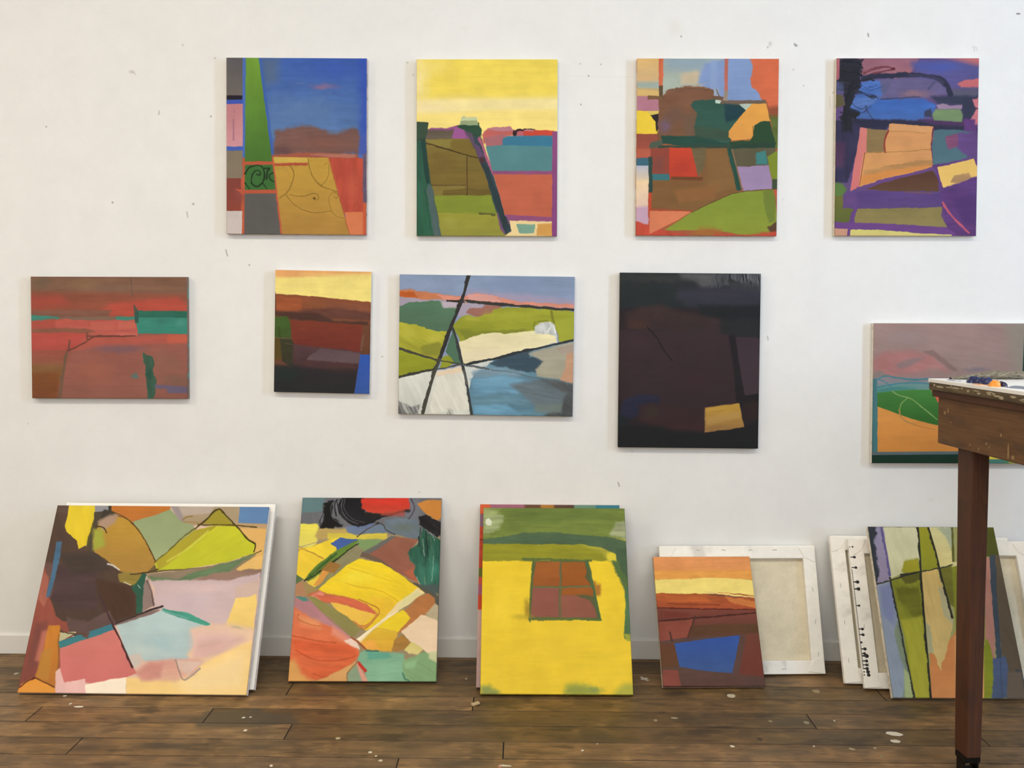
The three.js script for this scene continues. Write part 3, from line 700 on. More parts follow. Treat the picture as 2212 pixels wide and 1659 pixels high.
f #5e4478 s=8.6 r=6.9 k=.1 : 859,528 979,520 1000,683 932,691 861,631
f #5e3e76 s=5.2 r=4.3 k=.08 : 683,754 975,700 997,717 999,820 773,914 717,931 713,776
f #e3bb68 s=2.6 r=3.5 : 722,768 971,707 996,768 997,833 944,841 884,880 764,905 746,862
f #b08a60 s=5.2 r=5.2 k=.1 : 815,871 836,828 939,807 953,841 884,876
f #58392c c=#5f4432 s=4.3 r=3.5 k=.06 : 227,917 425,853 683,785 720,854 726,931 427,935
l #65457c w=25.9 s=5.2 r=4.3 : 157,912 390,848 683,776
f #574078 c=#5a4478 s=6.9 r=5.2 k=.08 : 54,942 253,934 739,940 776,1043 429,1051 151,1055 46,1042
e #6a4a7c s=1 a=.7 : 107,999 60,52
l #7c5a48 w=8.6 s=4.3 a=.7 : 496,939 687,948
f #5c7a40 s=8.6 r=5.2 : -17,877 35,877 79,921 45,972 -15,981
f #6a6a34 c=#5a6230 s=5.2 r=4.3 : -16,972 50,972 55,1059 125,1064 118,1155 -13,1154
f #573a72 c=#5c3a70 s=6.9 r=5.2 k=.1 : 739,940 773,914 1000,829 1011,1269 885,1269 788,1191 763,1061
f #4c3268 s=17.3 r=6.9 a=.7 : 844,992 981,949 995,1165 909,1165
f #85784a c=#8c8050 s=3.5 r=5.2 k=.05 : 160,1059 754,1052 747,1108 792,1191 519,1186 144,1155 143,1120
l #654280 w=31.1 s=5.2 r=4.3 : 142,1051 109,1163 89,1255
f #6a4482 s=5.2 r=3.5 k=.06 : -13,1154 397,1168 788,1191 885,1260 607,1234 345,1207 -12,1198
f #c09078 s=2.6 r=2.6 : -12,1200 88,1202 81,1268 -11,1267
f #cdc670 c=#d0bc80 s=2.6 r=3.5 : 114,1207 345,1211 607,1234 824,1243 816,1269 107,1268
l #b8586a w=17.3 s=3.5 r=3.5 : 758,1011 821,1104 945,1226`],
  red_bands_with_teal_bar: ['#8f5a4c', `
f #7c5c4a c=#82604e s=16 k=.10 : -18,-19 1030,-26 1027,103 -20,111
e #876a50 s=1 a=.8 : 333,49 176,37
e #6b5a4a s=1 a=.7 : 66,40 91,59
e #7c6454 s=1 a=.7 : 515,69 139,21
f #8a5442 c=#98513f s=18.7 k=.08 : -20,94 1027,119 1025,222 672,246 -22,250
f #a54f42 s=24 r=5.3 k=.08 : -4,127 193,120 246,173 32,202 0,186
f #b35143 s=16 r=6.4 k=.08 : 513,177 620,160 941,131 1025,195 1025,222 683,216 661,246 405,237
f #80584a s=10.7 r=4.3 k=.1 : 10,218 299,211 512,214 490,252 191,262 10,250
f #7c6656 s=4.3 r=3.2 : 154,260 554,257 543,274 164,272
f #3f8274 s=3.2 r=3.2 k=.1 : -22,246 47,251 175,257 175,270 47,278 -23,283
f #448878 s=2.7 r=2.1 : 546,257 669,256 671,277 549,276
f #b85a50 c=#bb6258 s=4.8 r=4.3 k=.08 : -23,288 180,273 378,280 666,277 686,358 670,375 403,371 339,350 137,346 -23,347
f #a44f44 s=10.7 r=4.3 a=.8 : 4,288 148,271 158,335 9,336
f #c2675a s=8.5 a=.8 : 388,291 527,287 521,333 382,339
f #c56b5c s=5.3 a=.7 : 559,289 661,289 671,321 564,332
f #8a5a4a s=6.4 r=4.3 k=.1 : -23,338 190,331 361,335 403,350 190,361 -24,363
f #b9534a c=#b3524a s=5.3 r=4.3 k=.06 : -24,363 243,360 360,361 365,414 263,463 -25,479
f #b05a4e c=#ae5c50 s=8.5 r=4.3 k=.06 : 360,377 670,380 1022,364 1021,420 722,433 402,457 268,471
f #bd5f4a s=12.8 a=.9 : 883,373 1022,367 1021,420 871,421
f #c46a60 s=4.3 a=.6 : 553,358 670,358 664,369 552,373
f #985e54 c=#8d5c50 s=16 k=.06 : 263,479 455,446 829,432 1021,428 1013,800 183,806 218,581
e #7c5c66 s=1 a=.85 : 561,461 176,29
e #a06252 s=1 a=.8 : 399,612 149,96
e #8a6052 s=1 a=.8 : 869,545 117,85
e #7c5e50 s=1 a=.8 : 931,662 117,48
f #9c5448 c=#8c5a46 s=16 k=.06 : -25,479 241,471 219,549 -10,572
f #85603e s=13.3 r=5.3 k=.08 : -26,567 208,565 185,667 -28,658
f #80502e c=#7c4a30 s=16 r=4.3 k=.08 : -27,615 175,614 167,806 -30,807
l #705848 w=20.3 s=6.4 r=5.3 : 228,479 211,560 196,656 178,785
l #6b4a40 w=11.7 s=3.2 r=2.7 : 247,407 241,466
l #6d4238 w=9.6 s=2.7 r=2.7 : 231,469 274,455 338,420 392,390 435,376 563,378 667,373
l #7c4c40 w=13.9 s=3.7 r=2.7 : 358,358 360,404
l #6a4438 w=8.5 s=3.2 r=2.7 : 360,377 435,383 563,375
l #69574c w=7.5 s=2.7 r=2.7 : 642,9 646,74 653,122
f #3d8676 c=#3b8878 s=2.7 r=2.7 k=.08 : 672,256 1024,254 1022,360 689,357
f #2f6c5c s=3.2 r=2.7 k=.1 : 670,219 1025,219 1024,255 682,256
e #4a9080 s=.8 : 954,292 37,32
e #38766a s=1 : 831,282 64,21
f #335a50 s=3.2 r=3.2 : 662,181 683,224 687,289 671,289 665,213
l #6e5244 w=8.5 s=2.7 : 665,181 672,224
f #3c5c4c s=3.2 r=6.4 k=.12 d=85 : 716,487 737,500 776,508 792,540 778,588 798,652 791,738 779,786 745,786 741,669 730,562
e #2f5448 s=.6 : 758,620 19,43
f #62706c s=4.3 r=3.2 : 636,632 671,610 686,642 665,648
f #6a5f78 s=7.5 r=3.2 k=.1 : 792,690 866,694 1015,704 1014,736 876,737 866,710 797,708
l #5a4038 w=7.5 s=2.7 : -13,781 1003,780`],
  yellow_band_over_dark_red: ['#6a4434', `
f #e3a468 c=#e6b070 s=5.6 k=.05 : -35,-28 1021,-34 1022,80 -33,133
f #f0dd84 c=#f2e184 s=14.9 r=4.6 k=.03 : -33,76 163,76 536,53 1022,18 1023,320 -31,260
f #eac87c s=16.7 a=.7 : 256,36 1022,18 1022,42 443,51
e #e8d684 s=1 a=.6 : 164,157 158,37
f #8a4f34 c=#7c4a34 s=4.6 r=3.7 k=.12 d=4 : -31,251 258,260 538,280 1023,320 1024,559 -28,490
f #9c5534 s=11.1 r=5.6 k=.12 d=4 : 7,273 277,286 278,408 18,423
e #8c5838 s=1 a=.7 : 464,347 186,46
f #84503a s=14.9 k=.1 d=4 : 538,317 1005,344 1005,409 539,402
f #664036 s=14.9 r=5.6 k=.12 : 260,418 632,381 1005,428 1005,503 354,481
f #4e342c s=13 r=5.6 k=.1 : -1,433 446,441 633,521 968,523 968,556 540,542 168,504 9,480
l #4a2e24 w=9.3 s=2.8 : 1,236 9,452
f #7a3a2a c=#6e3028 s=4.6 r=3.7 k=.06 : 163,523 447,526 922,557 896,842 450,792 190,770
f #6c4430 c=#64402e s=5.6 r=3.7 : 922,561 1024,559 1026,867 896,847
l #7a5a4c w=27.9 s=7.4 a=.6 : 927,664 905,814
f #46602a c=#40582a s=9.3 r=5.6 k=.08 : -28,490 130,486 159,542 170,700 -25,700
l #3a4a20 w=24.2 s=6.5 a=.8 : 44,601 54,694
f #3c3c28 c=#38362a s=6.5 r=4.6 k=.06 : 54,712 171,714 204,784 202,1007 81,945
f #5a4a22 s=8.4 r=4.6 : -25,705 54,717 80,917 -21,938
l #6a7048 w=6.5 s=2.8 a=.8 : 8,700 87,710 180,714
l #6f6048 w=6.5 s=2.8 a=.8 : 115,762 199,774
f #543c40 c=#44302e s=14.9 r=5.6 k=.08 d=8 : 194,774 487,800 729,818 896,851 878,1047 202,1044
f #5e4a50 c=#665458 s=7.4 r=5.6 k=.08 d=8 : 358,901 487,805 654,820 900,847 878,959 637,950 349,929
f #4c3434 s=11.1 r=5.6 k=.1 : 210,932 637,946 878,963 869,1019 211,1025
f #2f2a2e c=#26282a s=22.3 k=.05 : -30,994 202,998 638,1034 878,1028 852,1297 -25,1318
e #24302c s=1 a=.9 : 129,1083 186,102
e #3a2c2c s=1 a=.8 : 730,1032 186,37
f #3157ae c=#3a5aa4 s=1.9 r=1.9 k=.04 : 901,866 1026,863 1028,1289 841,1293`],
  crossed_black_lines: ['#8a98b8', `
f #8295b0 c=#8a98b8 s=5.6 k=.05 : -15,-19 1010,-35 1016,172 -14,120
e #92a2c0 s=1 a=.7 : 170,62 113,45
e #7e8fb0 s=1 a=.7 : 692,54 198,51
f #a898b0 s=16.9 r=5.6 a=.8 : 384,92 721,109 1004,144 1004,161 384,126
f #cc7a50 c=#d08860 s=5.6 r=5.6 k=.12 : -15,95 58,87 216,114 339,121 339,146 160,141 -14,129
f #c4622c s=4.5 r=6.8 k=.15 : -14,103 81,102 103,130 -14,129
f #d8907c s=5.6 r=4.5 k=.1 : 216,117 362,123 440,108 530,115 666,147 993,161 993,176 610,159 362,148 272,147
f #d6a09a s=5.6 r=4.5 a=.8 : 395,114 524,115 581,145 401,142
f #a79eae c=#a89cb0 s=3.4 r=4.5 : -14,131 160,143 328,146 497,174 486,191 386,232 341,233 318,188 -14,193
f #9c6c60 s=3.4 r=4 k=.06 : 385,215 402,193 475,186 497,169 587,173 543,207 526,225 442,234
f #54785e c=#526e58 s=3.4 r=5.1 k=.05 : -14,187 36,170 104,158 177,148 238,156 250,184 323,183 329,211 296,290 274,324 206,319 -13,283
f #c4b8c0 s=2.8 r=3.4 a=.6 : 238,156 323,154 323,185 250,184
f #b0ae38 c=#9c9a36 s=2.8 r=7.9 k=.12 d=30 : -13,266 37,285 105,287 161,314 218,325 280,324 253,415 219,483 106,456 -13,424
e #b8b444 s=1 a=.8 : 49,338 68,45
e #c0ba4c s=1 a=.7 : 201,365 51,28
f #8a8c34 s=6.8 r=5.6 : 128,416 218,387 241,398 230,460 140,450
f #9ba034 c=#8e9430 s=2.8 r=6.8 k=.1 : 307,290 352,244 403,235 442,240 532,219 543,196 582,184 694,180 892,191 1005,206 1009,364 919,366 894,281 782,305 742,317 601,333 489,335 415,350 354,385
e #a8a93c s=1 a=.8 : 639,229 169,34
e #b2b048 s=1 a=.8 : 414,249 51,17
f #7e8430 s=6.8 r=5.6 a=.9 : 342,312 443,322 584,314 725,306 725,317 584,336 387,368
f #a0a63a s=5.6 r=4.5 : 893,259 995,235 998,359 919,366 906,304
l #7a7c2a w=12.4 s=3.4 r=4.5 : 870,197 882,259 889,304
l #767c2c w=7.9 s=4 r=4.5 a=.8 : 782,311 778,260 848,254
f #929a2c c=#8c9028 s=2.8 r=3.4 k=.08 : -13,424 106,456 219,489 209,543 107,559 -11,592
f #939a30 s=2.8 r=4.5 : 237,528 253,471 298,454 321,499 276,522
f #50725c s=2.3 r=2.3 : 308,323 343,396 358,501 327,504 304,471 270,437
f #eae2b4 c=#ece0b8 s=2.8 r=5.6 k=.05 : 348,388 415,353 488,332 556,328 601,336 742,317 782,311 890,332 902,372 727,419 558,467 369,507
f #ece0bc s=6.8 k=.05 : 366,436 586,421 558,461 372,498
f #c3c8c4 s=2.8 r=3.4 k=.2 d=70 : 781,288 809,266 865,262 888,281 901,360 890,332 838,324 782,322
e #d4d8d6 s=.6 : 815,294 23,23
l #d8dcd8 w=9 s=2.3 k=.3 : 850,316 871,282 889,298 902,366
f #d6d8d0 c=#cfd2ca s=2.8 r=4.5 k=.08 d=70 : -11,603 203,546 220,551 361,527 422,794 126,816 -10,817
f #e6d2b4 s=7.9 r=4.5 : 226,557 358,527 362,555 299,567 220,574
f #dcdcd0 s=6.8 r=3.4 k=.08 d=65 : 220,586 356,561 404,766 177,792
f #6b6c6c s=6.8 r=7.9 k=.45 d=65 : -11,726 23,742 63,759 126,747 109,793 52,817 -10,817
f #8a8a82 s=5.6 r=5.6 k=.5 d=65 : 279,791 285,762 313,779 331,813 280,814
f #6a8ea0 c=#5d8498 s=2.8 r=4.5 k=.12 : 372,515 530,485 784,413 1009,370 1020,810 428,817 402,634
f #cfd4d0 s=4.5 r=4.5 : 372,518 468,497 536,482 503,519 446,548 413,594 402,640
f #3e5260 s=7.9 r=6.8 k=.12 : 525,502 592,461 750,425 751,464 819,463 842,492 787,544 645,534
f #7f9cae s=11.3 r=4.5 k=.12 : 424,554 503,525 719,550 646,591 447,594
f #6e9ab4 c=#6c9ab6 s=9 r=4.5 k=.15 : 413,594 588,569 759,601 676,676 449,697
f #64899c s=11.3 r=5.6 k=.18 : 426,697 619,666 790,715 677,739 438,754
f #6c9cb8 s=9 r=4.5 k=.15 : 432,743 620,740 706,796 439,800
f #66747c s=13.6 r=5.6 k=.18 d=10 : 646,620 822,589 958,615 962,759 814,761 704,670
f #53585a s=10.2 r=5.6 k=.2 d=30 : 822,589 1015,615 1020,810 826,812 938,730 960,667
f #74827e s=9 r=5.6 a=.8 : 791,738 933,730 928,776 791,778
f #a8a594 c=#a39f8c s=7.9 r=4.5 k=.06 : 750,442 818,418 998,376 1003,575 935,587 793,566 786,532 831,486 796,464
f #c29a7c c=#c0967a s=7.9 r=3.4 k=.06 : 965,416 1010,398 1015,609 930,593 956,530
f #a89a8c s=7.9 : 908,411 1010,381 1011,427 932,439
l #3b3936 w=19.2 s=1.7 r=2.8 : 345,146 441,153 610,164 779,176 1005,189
l #2c2422 w=11.3 s=1.7 r=3.4 : 272,145 351,147
l #c9a48a w=9 s=2.3 a=.8 : 373,149 385,156
l #333130 w=23.7 s=1.7 r=2.3 : 396,-9 362,120 329,211 296,295 264,392 231,483 203,557
l #48463f w=23.7 s=1.7 r=2.8 : 231,483 203,557 170,672 135,815
l #3c4040 w=19.2 s=1.7 r=2.3 : 305,301 331,380 358,487 385,595 422,803
l #8a8078 w=9 s=2.8 r=3.4 a=.6 : 373,544 391,623
l #45443a w=14.7 s=1.7 r=2.8 : -7,421 84,448 219,486
l #4a4a38 w=9 s=1.7 r=2.8 : 219,486 299,499 355,510
l #3f3f38 w=15.8 s=1.7 r=3.4 : -6,591 101,562 209,537
l #4a4a44 w=9 s=1.7 r=3.4 : 209,540 355,513
l #33373a w=15.8 s=1.7 r=3.4 : 372,511 558,470 727,425 896,386 1009,359
l #5a6264 w=12.4 s=2.8 r=4 : 372,511 446,520 514,536
l #5c6a70 w=6.8 s=2.8 r=4.5 a=.8 : 514,536 645,551 787,578 930,599 998,612
l #55585a w=7.9 s=2.8 : -5,806 1003,805`],
  near_black_with_ochre_patch: ['#2a2226', `
f #2a2f30 c=#262b2e s=16.8 k=.08 : -24,-18 1016,-23 1022,243 -21,249
e #3a3c3a s=1 a=.8 : 253,39 252,34
e #262c2c s=1 a=.8 : 154,139 201,101
f #565658 s=20.1 r=8.4 k=.2 d=20 : 419,0 669,-1 662,103 587,104 537,54 436,38
f #54565a s=6.7 r=11.7 k=.5 d=85 : 652,-1 760,-1 770,78 704,107 645,99
f #606268 s=6.7 r=15.1 k=.6 d=85 : 776,-1 1008,-3 1011,126 936,85 903,118 861,77 785,28
f #3c3e42 s=10.1 r=11.7 k=.4 d=85 : 769,53 1010,85 1012,176 888,202 804,144
f #353440 c=#32333c s=25.2 k=.08 : 421,121 737,94 1003,126 1005,243 489,229 405,180
f #1f2326 s=20.1 r=6.7 k=.08 : 556,237 1005,226 1007,334 741,328 590,304
f #262829 s=16.8 : 708,337 1015,326 1018,460 910,452 709,429
f #3d2e2c c=#362a2c s=20.1 k=.08 : 46,299 155,248 305,230 373,264 540,296 708,328 710,446 409,431 224,416 64,396
e #473028 s=1 a=.9 : 123,366 92,42
f #382a2e c=#33272a s=11.7 k=.06 : -12,409 190,412 241,424 492,422 776,437 844,917 618,936 -7,909
e #3e2e32 s=1 a=.7 : 124,501 134,67
e #38272c s=1 a=.7 : 581,767 184,117
f #3c3036 c=#40333a s=7.5 r=3.4 : 827,453 993,460 1002,856 893,870 846,596
l #221c20 w=10.1 s=3.4 r=3.4 : 198,386 266,466 326,562 378,625
f #221e22 s=5 r=3.4 : 781,445 822,440 846,613 893,883 886,951 840,917 813,596
f #221e20 s=6.7 r=3.4 : 885,874 1010,856 1011,915 886,917
f #2c2222 s=10.1 : 894,925 1011,915 1006,1043 905,1044
f #33272a c=#3a2628 s=16.8 k=.06 : 145,933 617,894 612,1133 317,1119 147,1053
e #38302a s=1 a=.8 : 231,992 75,59
f #26283c s=11.7 r=6.7 k=.1 : 128,874 297,880 280,923 145,933 129,1019 62,1054 11,1020 35,917
f #1f2428 s=11.7 : -15,1012 79,1045 45,1114 -14,1114
f #1f2022 c=#1c1e20 s=20.1 k=.05 : -23,1097 299,1094 384,1127 621,1141 889,1095 1022,1034 1027,1273 -21,1286
l #7a5c40 w=11.7 s=4.2 r=3.4 : 618,958 619,1133
f #b8923c c=#957044 s=2.5 r=3.4 k=.1 d=-8 : 622,964 719,946 857,927 875,1019 893,1091 755,1114 617,1133 624,1047
f #b08c50 s=11.7 a=.8 : 628,1030 862,985 871,1027 637,1081
l #6a4a3a w=6.7 s=2.5 r=2.5 : 618,958 735,939 852,924`],
  mauve_sky_over_green_and_orange: ['#9a8480', `
f #9b817c c=#97807a s=12.2 k=.06 d=10 : -18,-15 1020,-13 1024,309 -12,310
e #9c8886 s=1 a=.7 : 199,77 158,55
e #a08480 s=1 a=.7 : 444,47 183,43
f #8c8478 s=36.6 a=.9 : 748,-8 1020,-7 1024,285 800,285
e #95807a s=1 a=.8 : 617,200 91,37
f #a87572 s=18.3 r=6.1 k=.08 d=20 : 5,212 53,169 238,160 324,181 386,237 423,267 325,255 240,286 80,298 6,267
f #a2706c s=11 a=.9 : 11,212 72,188 92,243 37,261
e #b08280 s=.8 a=.7 : 349,246 49,15
f #8a7878 s=8.5 r=3.7 a=.8 : 128,237 189,206 287,194 239,224 159,255
f #8a706c s=6.1 r=3.7 k=.1 d=40 : 287,160 336,157 397,200 472,267 435,261 361,200
e #7c727a s=1 a=.9 : 587,264 79,17
f #9c7a78 s=9.7 a=.8 : 142,286 325,273 326,304 154,298
f #867a76 s=6.1 : 6,280 43,274 74,292 7,317
f #8b8288 c=#7a8c90 s=7.3 k=.06 : 19,310 326,310 363,322 363,377 20,378
f #6a9290 s=7.3 k=.08 : 17,359 155,344 351,347 364,383 18,402
f #4c8a84 s=8.5 k=.1 : 20,378 143,362 241,371 143,384 21,396
l #46808c w=9.7 s=2.4 r=3 : 7,347 19,323 74,301 142,310 240,322 314,316
l #46808c w=8.5 s=2.4 r=3 : 20,369 93,350 216,338 314,344 339,359
l #46808c w=7.3 s=2.4 r=3 : 38,323 75,341 112,372
f #e09a50 c=#cd8840 s=3 k=.05 : 18,445 1014,443 1017,733 20,739
f #46803c c=#33662a s=2.4 r=1.8 k=.05 : 24,399 155,384 339,380 383,444 391,578 367,576 269,555 170,521 25,470
f #d0664a s=2.4 r=1.8 : 336,383 376,377 408,481 371,444
f #3f7040 s=3.7 : 382,377 1013,376 1014,461 384,505
l #7d9f5c w=8.5 s=2.4 r=1.8 : 109,384 144,408 193,420 230,439 292,487 366,548
l #7a9c58 w=8.5 s=2.4 r=1.8 : 199,420 163,457 151,494
l #b08850 w=8.5 s=2.4 r=1.8 : 151,494 161,531 189,558 244,579
l #b87c40 w=4.3 s=1.8 r=1.8 : 232,576 294,594 355,604
f #dcc848 s=2.4 : 576,712 770,711 758,777 577,778
f #46767c s=3 r=2.4 k=.08 d=90 : -18,317 19,317 27,739 -10,745
f #59686c c=#5c6a70 s=3 k=.08 : -10,738 649,731 649,754 -10,757
f #4c8078 s=2.4 : 649,778 1018,776 1018,806 650,808
f #16352a c=#13301f s=1.8 : -16,756 649,748 650,808 -15,812
f #9aa048 s=4.9 : 758,771 1018,782 1018,818 753,808
f #4f8468 s=3.7 : 752,765 776,765 771,807 753,802
f #1c3832 s=3 : 857,-1 893,-1 885,285 849,285
f #77706c s=5.5 : 893,-1 1021,-1 1024,285 885,285`],
  brown_mass_over_pastel_planes: ['#d8b8a8', `
f #8a4e40 s=3.6 : -11,300 191,577 178,798 -18,843
f #6a5a3a s=3.6 : 148,3 434,0 522,307 367,320 190,214
f #574338 c=#4d3c34 s=2.4 k=.08 d=60 : -17,-14 63,-15 66,117 134,177 227,219 367,320 464,390 481,488 254,599 132,577 80,498 30,406 -4,276
f #5f4b42 s=4.8 : -4,-8 52,-9 55,35 4,30
f #6b4f48 s=8.3 r=3 k=.08 : -4,276 68,275 110,417 45,417
f #4e3c3c s=8.3 k=.1 : 56,275 247,321 276,473 122,475 65,429
f #4b352a s=9.5 k=.08 d=60 : 252,345 426,379 458,494 346,530 296,450
f #453a34 s=8.3 k=.1 : 58,227 227,219 303,297 139,322
f #97503f c=#804840 s=3 r=2.4 k=.08 d=70 : -1,288 53,429 100,509 134,532 171,537 188,565 168,583 129,560 77,567 58,772 -4,826 -22,827
f #a06050 s=4.8 k=.1 d=75 : 1,312 27,335 45,417 37,464 6,429
f #7c4840 s=11.9 k=.1 d=75 : 19,544 64,533 69,612 57,717 23,745
f #b06a58 s=8.3 : 56,578 83,567 71,701 52,695
f #604c48 c=#5c4844 s=5.4 r=4.2 k=.1 d=-25 : 154,515 242,537 338,484 371,535 264,593 179,577
f #7a6460 s=5.4 r=3.6 k=.1 d=-20 : 378,541 482,494 562,476 494,528 397,546
f #4a6a86 s=2.4 r=2.4 k=.1 : 36,175 55,175 60,263 55,382 51,417 41,420 43,311
f #b4b08a s=1.8 r=1.8 : 132,583 203,579 140,617
f #bd7a2e c=#b87434 s=3.6 r=2.4 k=.08 d=80 : 80,552 124,552 151,689 166,809 127,798 68,766 82,673
f #b08038 s=7.1 a=.7 : 70,667 111,645 122,777 74,766
f #d89038 c=#d99444 s=2.4 r=1.8 : -1,842 12,799 53,775 102,790 166,819 170,841
l #5a2c20 w=8.3 s=2.4 r=3 : 6,810 32,786 64,774
l #6a4020 w=4.8 s=1.8 r=1.8 : 70,774 120,793 167,811
l #8a5a30 w=4.2 s=1.8 r=2.4 : 130,589 151,689 155,755
f #ddc434 c=#dcc030 s=1.8 r=2.4 k=.05 d=75 : 57,-15 179,-16 186,41 182,177 145,202 131,165 73,123 61,98
f #58502a s=3 r=2.4 : 178,153 193,40 214,103 199,201 180,195
f #4e4438 s=3.6 r=3.6 : 185,34 270,21 264,55 210,65 205,103 202,213 185,189 196,90
f #8c8c92 s=2.4 r=1.8 : 177,-16 250,-17 256,21 187,28
f #3c362c s=1.8 r=1.8 : 244,-17 259,-17 264,40 251,40
f #3f3a30 s=4.2 r=3.6 : 227,24 271,27 263,52 220,56
f #c2762e c=#b87238 s=2.4 r=1.8 k=.04 : 256,-17 530,-20 530,18 466,44 408,70 360,76 305,46 263,21
f #8f9c72 c=#9aa67c s=2.4 r=1.8 : 376,76 455,51 536,18 586,62 652,92 668,117 589,198 507,253 451,174
f #a9987e c=#ab9676 s=3.6 r=3 k=.06 : 524,-20 866,-23 868,90 658,89 592,59
f #b4a598 s=6 : 568,-14 743,-9 724,29 589,43
f #9a8e8c s=3.6 : 532,-7 563,-7 613,74 586,62
l #8a6a30 w=6 s=2.4 r=2.4 : 599,65 616,52 645,46
l #9c7a40 w=8.3 s=3.6 a=.6 : 607,74 694,79 769,88
f #5f82ae s=1.8 r=1.2 : 864,-23 1008,-24 996,84 868,84
f #dcae68 c=#e0b468 s=3 r=2.4 : 856,97 1009,89 1006,169 999,266 937,303 887,291 956,212 940,182
f #bb9a70 s=3.6 : 866,81 996,84 995,100 862,97
f #b89038 c=#ab8440 s=2.4 r=2.4 k=.04 : 215,90 275,52 339,64 404,113 459,187 509,265 474,307 402,311 352,302 268,243 221,219 204,165
f #a88c78 s=8.3 r=3.6 : 212,78 256,46 292,40 286,77 232,115
f #9ca040 s=9.5 : 195,115 232,115 258,189 213,207
l #55401f w=5.4 s=1.8 r=1.8 : 265,27 332,58 396,107 451,174 508,259
l #4a3a24 w=8.3 s=1.8 r=2.4 : 204,100 235,103 256,127
f #c4c42e c=#b9bc30 s=3 r=2.4 k=.04 d=-30 : 510,271 561,216 663,123 733,98 850,94 932,164 956,182 951,218 840,256 663,287 527,301
f #a89c30 s=3.6 r=2.4 k=.06 d=-40 : 514,262 588,191 668,117 757,94 648,185 564,270 532,295
f #9c9030 s=3 : 705,73 765,16 843,91 757,88
l #d0d058 w=10.7 s=4.8 a=.7 : 562,258 650,197 730,116
l #4a4014 w=8.3 s=1.8 r=2.4 : 667,108 710,67 765,13 813,53 869,103 918,152 955,176 953,212
l #4a4014 w=6 s=1.8 r=2.4 : 677,89 781,86 867,89 954,96
l #6a6028 w=7.1 s=2.4 r=3 : 505,262 560,210 618,148 672,101
l #5c5030 w=7.1 s=2.4 r=2.4 : 463,313 545,302 724,287 877,255 986,206
f #8c7c5c c=#8a7868 s=5.4 r=4.8 k=.1 d=-8 : 476,319 724,290 877,258 958,224 888,297 788,316 613,347 511,348
f #637a58 s=7.1 r=6 k=.15 d=-12 : 484,331 612,341 755,292 930,243 946,230 847,303 672,341 542,354
f #8c7060 c=#997c70 s=7.1 r=4.8 k=.1 d=-12 : 633,362 788,316 906,297 1001,284 995,332 852,345 733,352
f #e0b66c s=3.6 r=3 : 888,294 960,242 1006,224 996,290 941,285 906,297
f #c9b2b4 c=#ccb4b4 s=5.4 r=3.6 k=.04 : 499,348 672,347 852,345 993,314 995,408 899,427 877,530 783,531 574,476 534,453 527,378
e #d6bcbc s=1 a=.8 : 737,376 179,24
e #c8b4bc s=1 a=.8 : 687,446 119,60
f #d0b4a8 s=8.3 : 892,374 995,338 997,402 898,421
f #8e7a74 s=4.2 r=2.4 : 469,349 486,343 537,453 486,483 468,413
l #5a4440 w=4.8 s=2.4 r=2.4 : 480,343 513,401 535,459
f #f0cf78 c=#ecca78 s=3 r=3 k=.03 : 899,427 951,417 988,405 994,552 938,547 877,530
f #e0c090 s=8.3 : 877,530 997,552 989,580 867,547
f #a7a07c s=4.2 r=3 : 897,550 926,547 970,569 965,577
f #b3c8c8 c=#aec2c4 s=3.6 r=2.4 k=.03 : 385,546 491,514 574,482 696,503 801,537 734,560 738,627 723,683 637,689 540,696 488,663 455,675
e #a2bcc2 s=1 a=.7 : 597,618 71,48
e #bccac6 s=1 a=.8 : 516,657 95,36
f #e2c0aa c=#ecca94 s=9.5 k=.03 : 717,560 801,537 999,563 984,636 840,687 754,694 721,667 750,627
f #dcb8b0 s=23.8 k=.04 d=-20 : 730,571 882,570 968,603 838,671 742,688
f #cfa8a0 s=20.2 k=.05 d=-20 : 760,616 944,597 859,654 751,677
f #eecb8a c=#f0cd86 s=8.3 k=.03 : 466,768 679,771 839,682 992,608 1010,843 480,848
f #f4d9a4 s=29.8 a=.8 : 680,776 964,664 970,800 745,824
f #d09a8c c=#d8aa94 s=9.5 r=3.6 k=.05 d=-10 : 496,740 552,701 672,689 783,693 756,748 680,776 536,772
f #c88c80 s=11.9 r=3.6 k=.06 : 508,746 565,707 611,706 609,761 541,772
f #c9bdb4 s=4.8 r=3 : 467,675 506,669 522,691 493,724 479,713
f #d6b8aa s=7.1 : 673,695 784,699 733,749 695,727
l #9a8478 w=6 s=2.4 r=2.4 : 669,689 694,738 723,776 781,724
l #a89a98 w=8.3 s=3 a=.7 : 725,770 782,726
f #cd7a70 c=#c8706c s=2.4 r=1.8 k=.02 : 152,644 267,604 376,564 484,724 502,746 449,768 338,791 255,781 195,792 173,743
f #e4b8b0 c=#e0b4b0 s=3 r=2.4 k=.04 d=90 : 176,851 153,744 165,733 195,792 283,775 307,850
f #f4e6d0 s=3 r=3 : 294,802 349,788 463,768 477,848 307,850
f #40788a c=#3e7c80 s=2.4 r=2.4 k=.08 d=-20 : 142,622 218,593 294,564 360,541 370,561 266,601 151,642
f #604a48 s=3.6 r=2.4 : 239,582 261,576 260,601 241,593
f #4a9a86 s=2.4 r=2.4 k=.1 d=20 : 579,473 689,492 745,514 795,537 784,540 698,518 593,484
l #7ab0a8 w=7.1 s=3 a=.6 : 574,479 636,495 697,512
f #2f5a48 s=3 r=3 : 420,379 452,319 473,319 466,366 484,488 463,489 450,413
f #8f7c3c s=3.6 r=3.6 k=.1 : 349,320 395,308 452,319 434,355 412,367 361,350
l #4a2c2c w=9.5 s=1.8 r=1.8 : 359,535 408,608 484,724
l #4a3436 w=8.3 s=1.8 r=2.4 : 276,409 334,496 366,541
l #3c3030 w=9.5 s=1.8 r=2.4 : 377,535 460,503 526,476 574,460
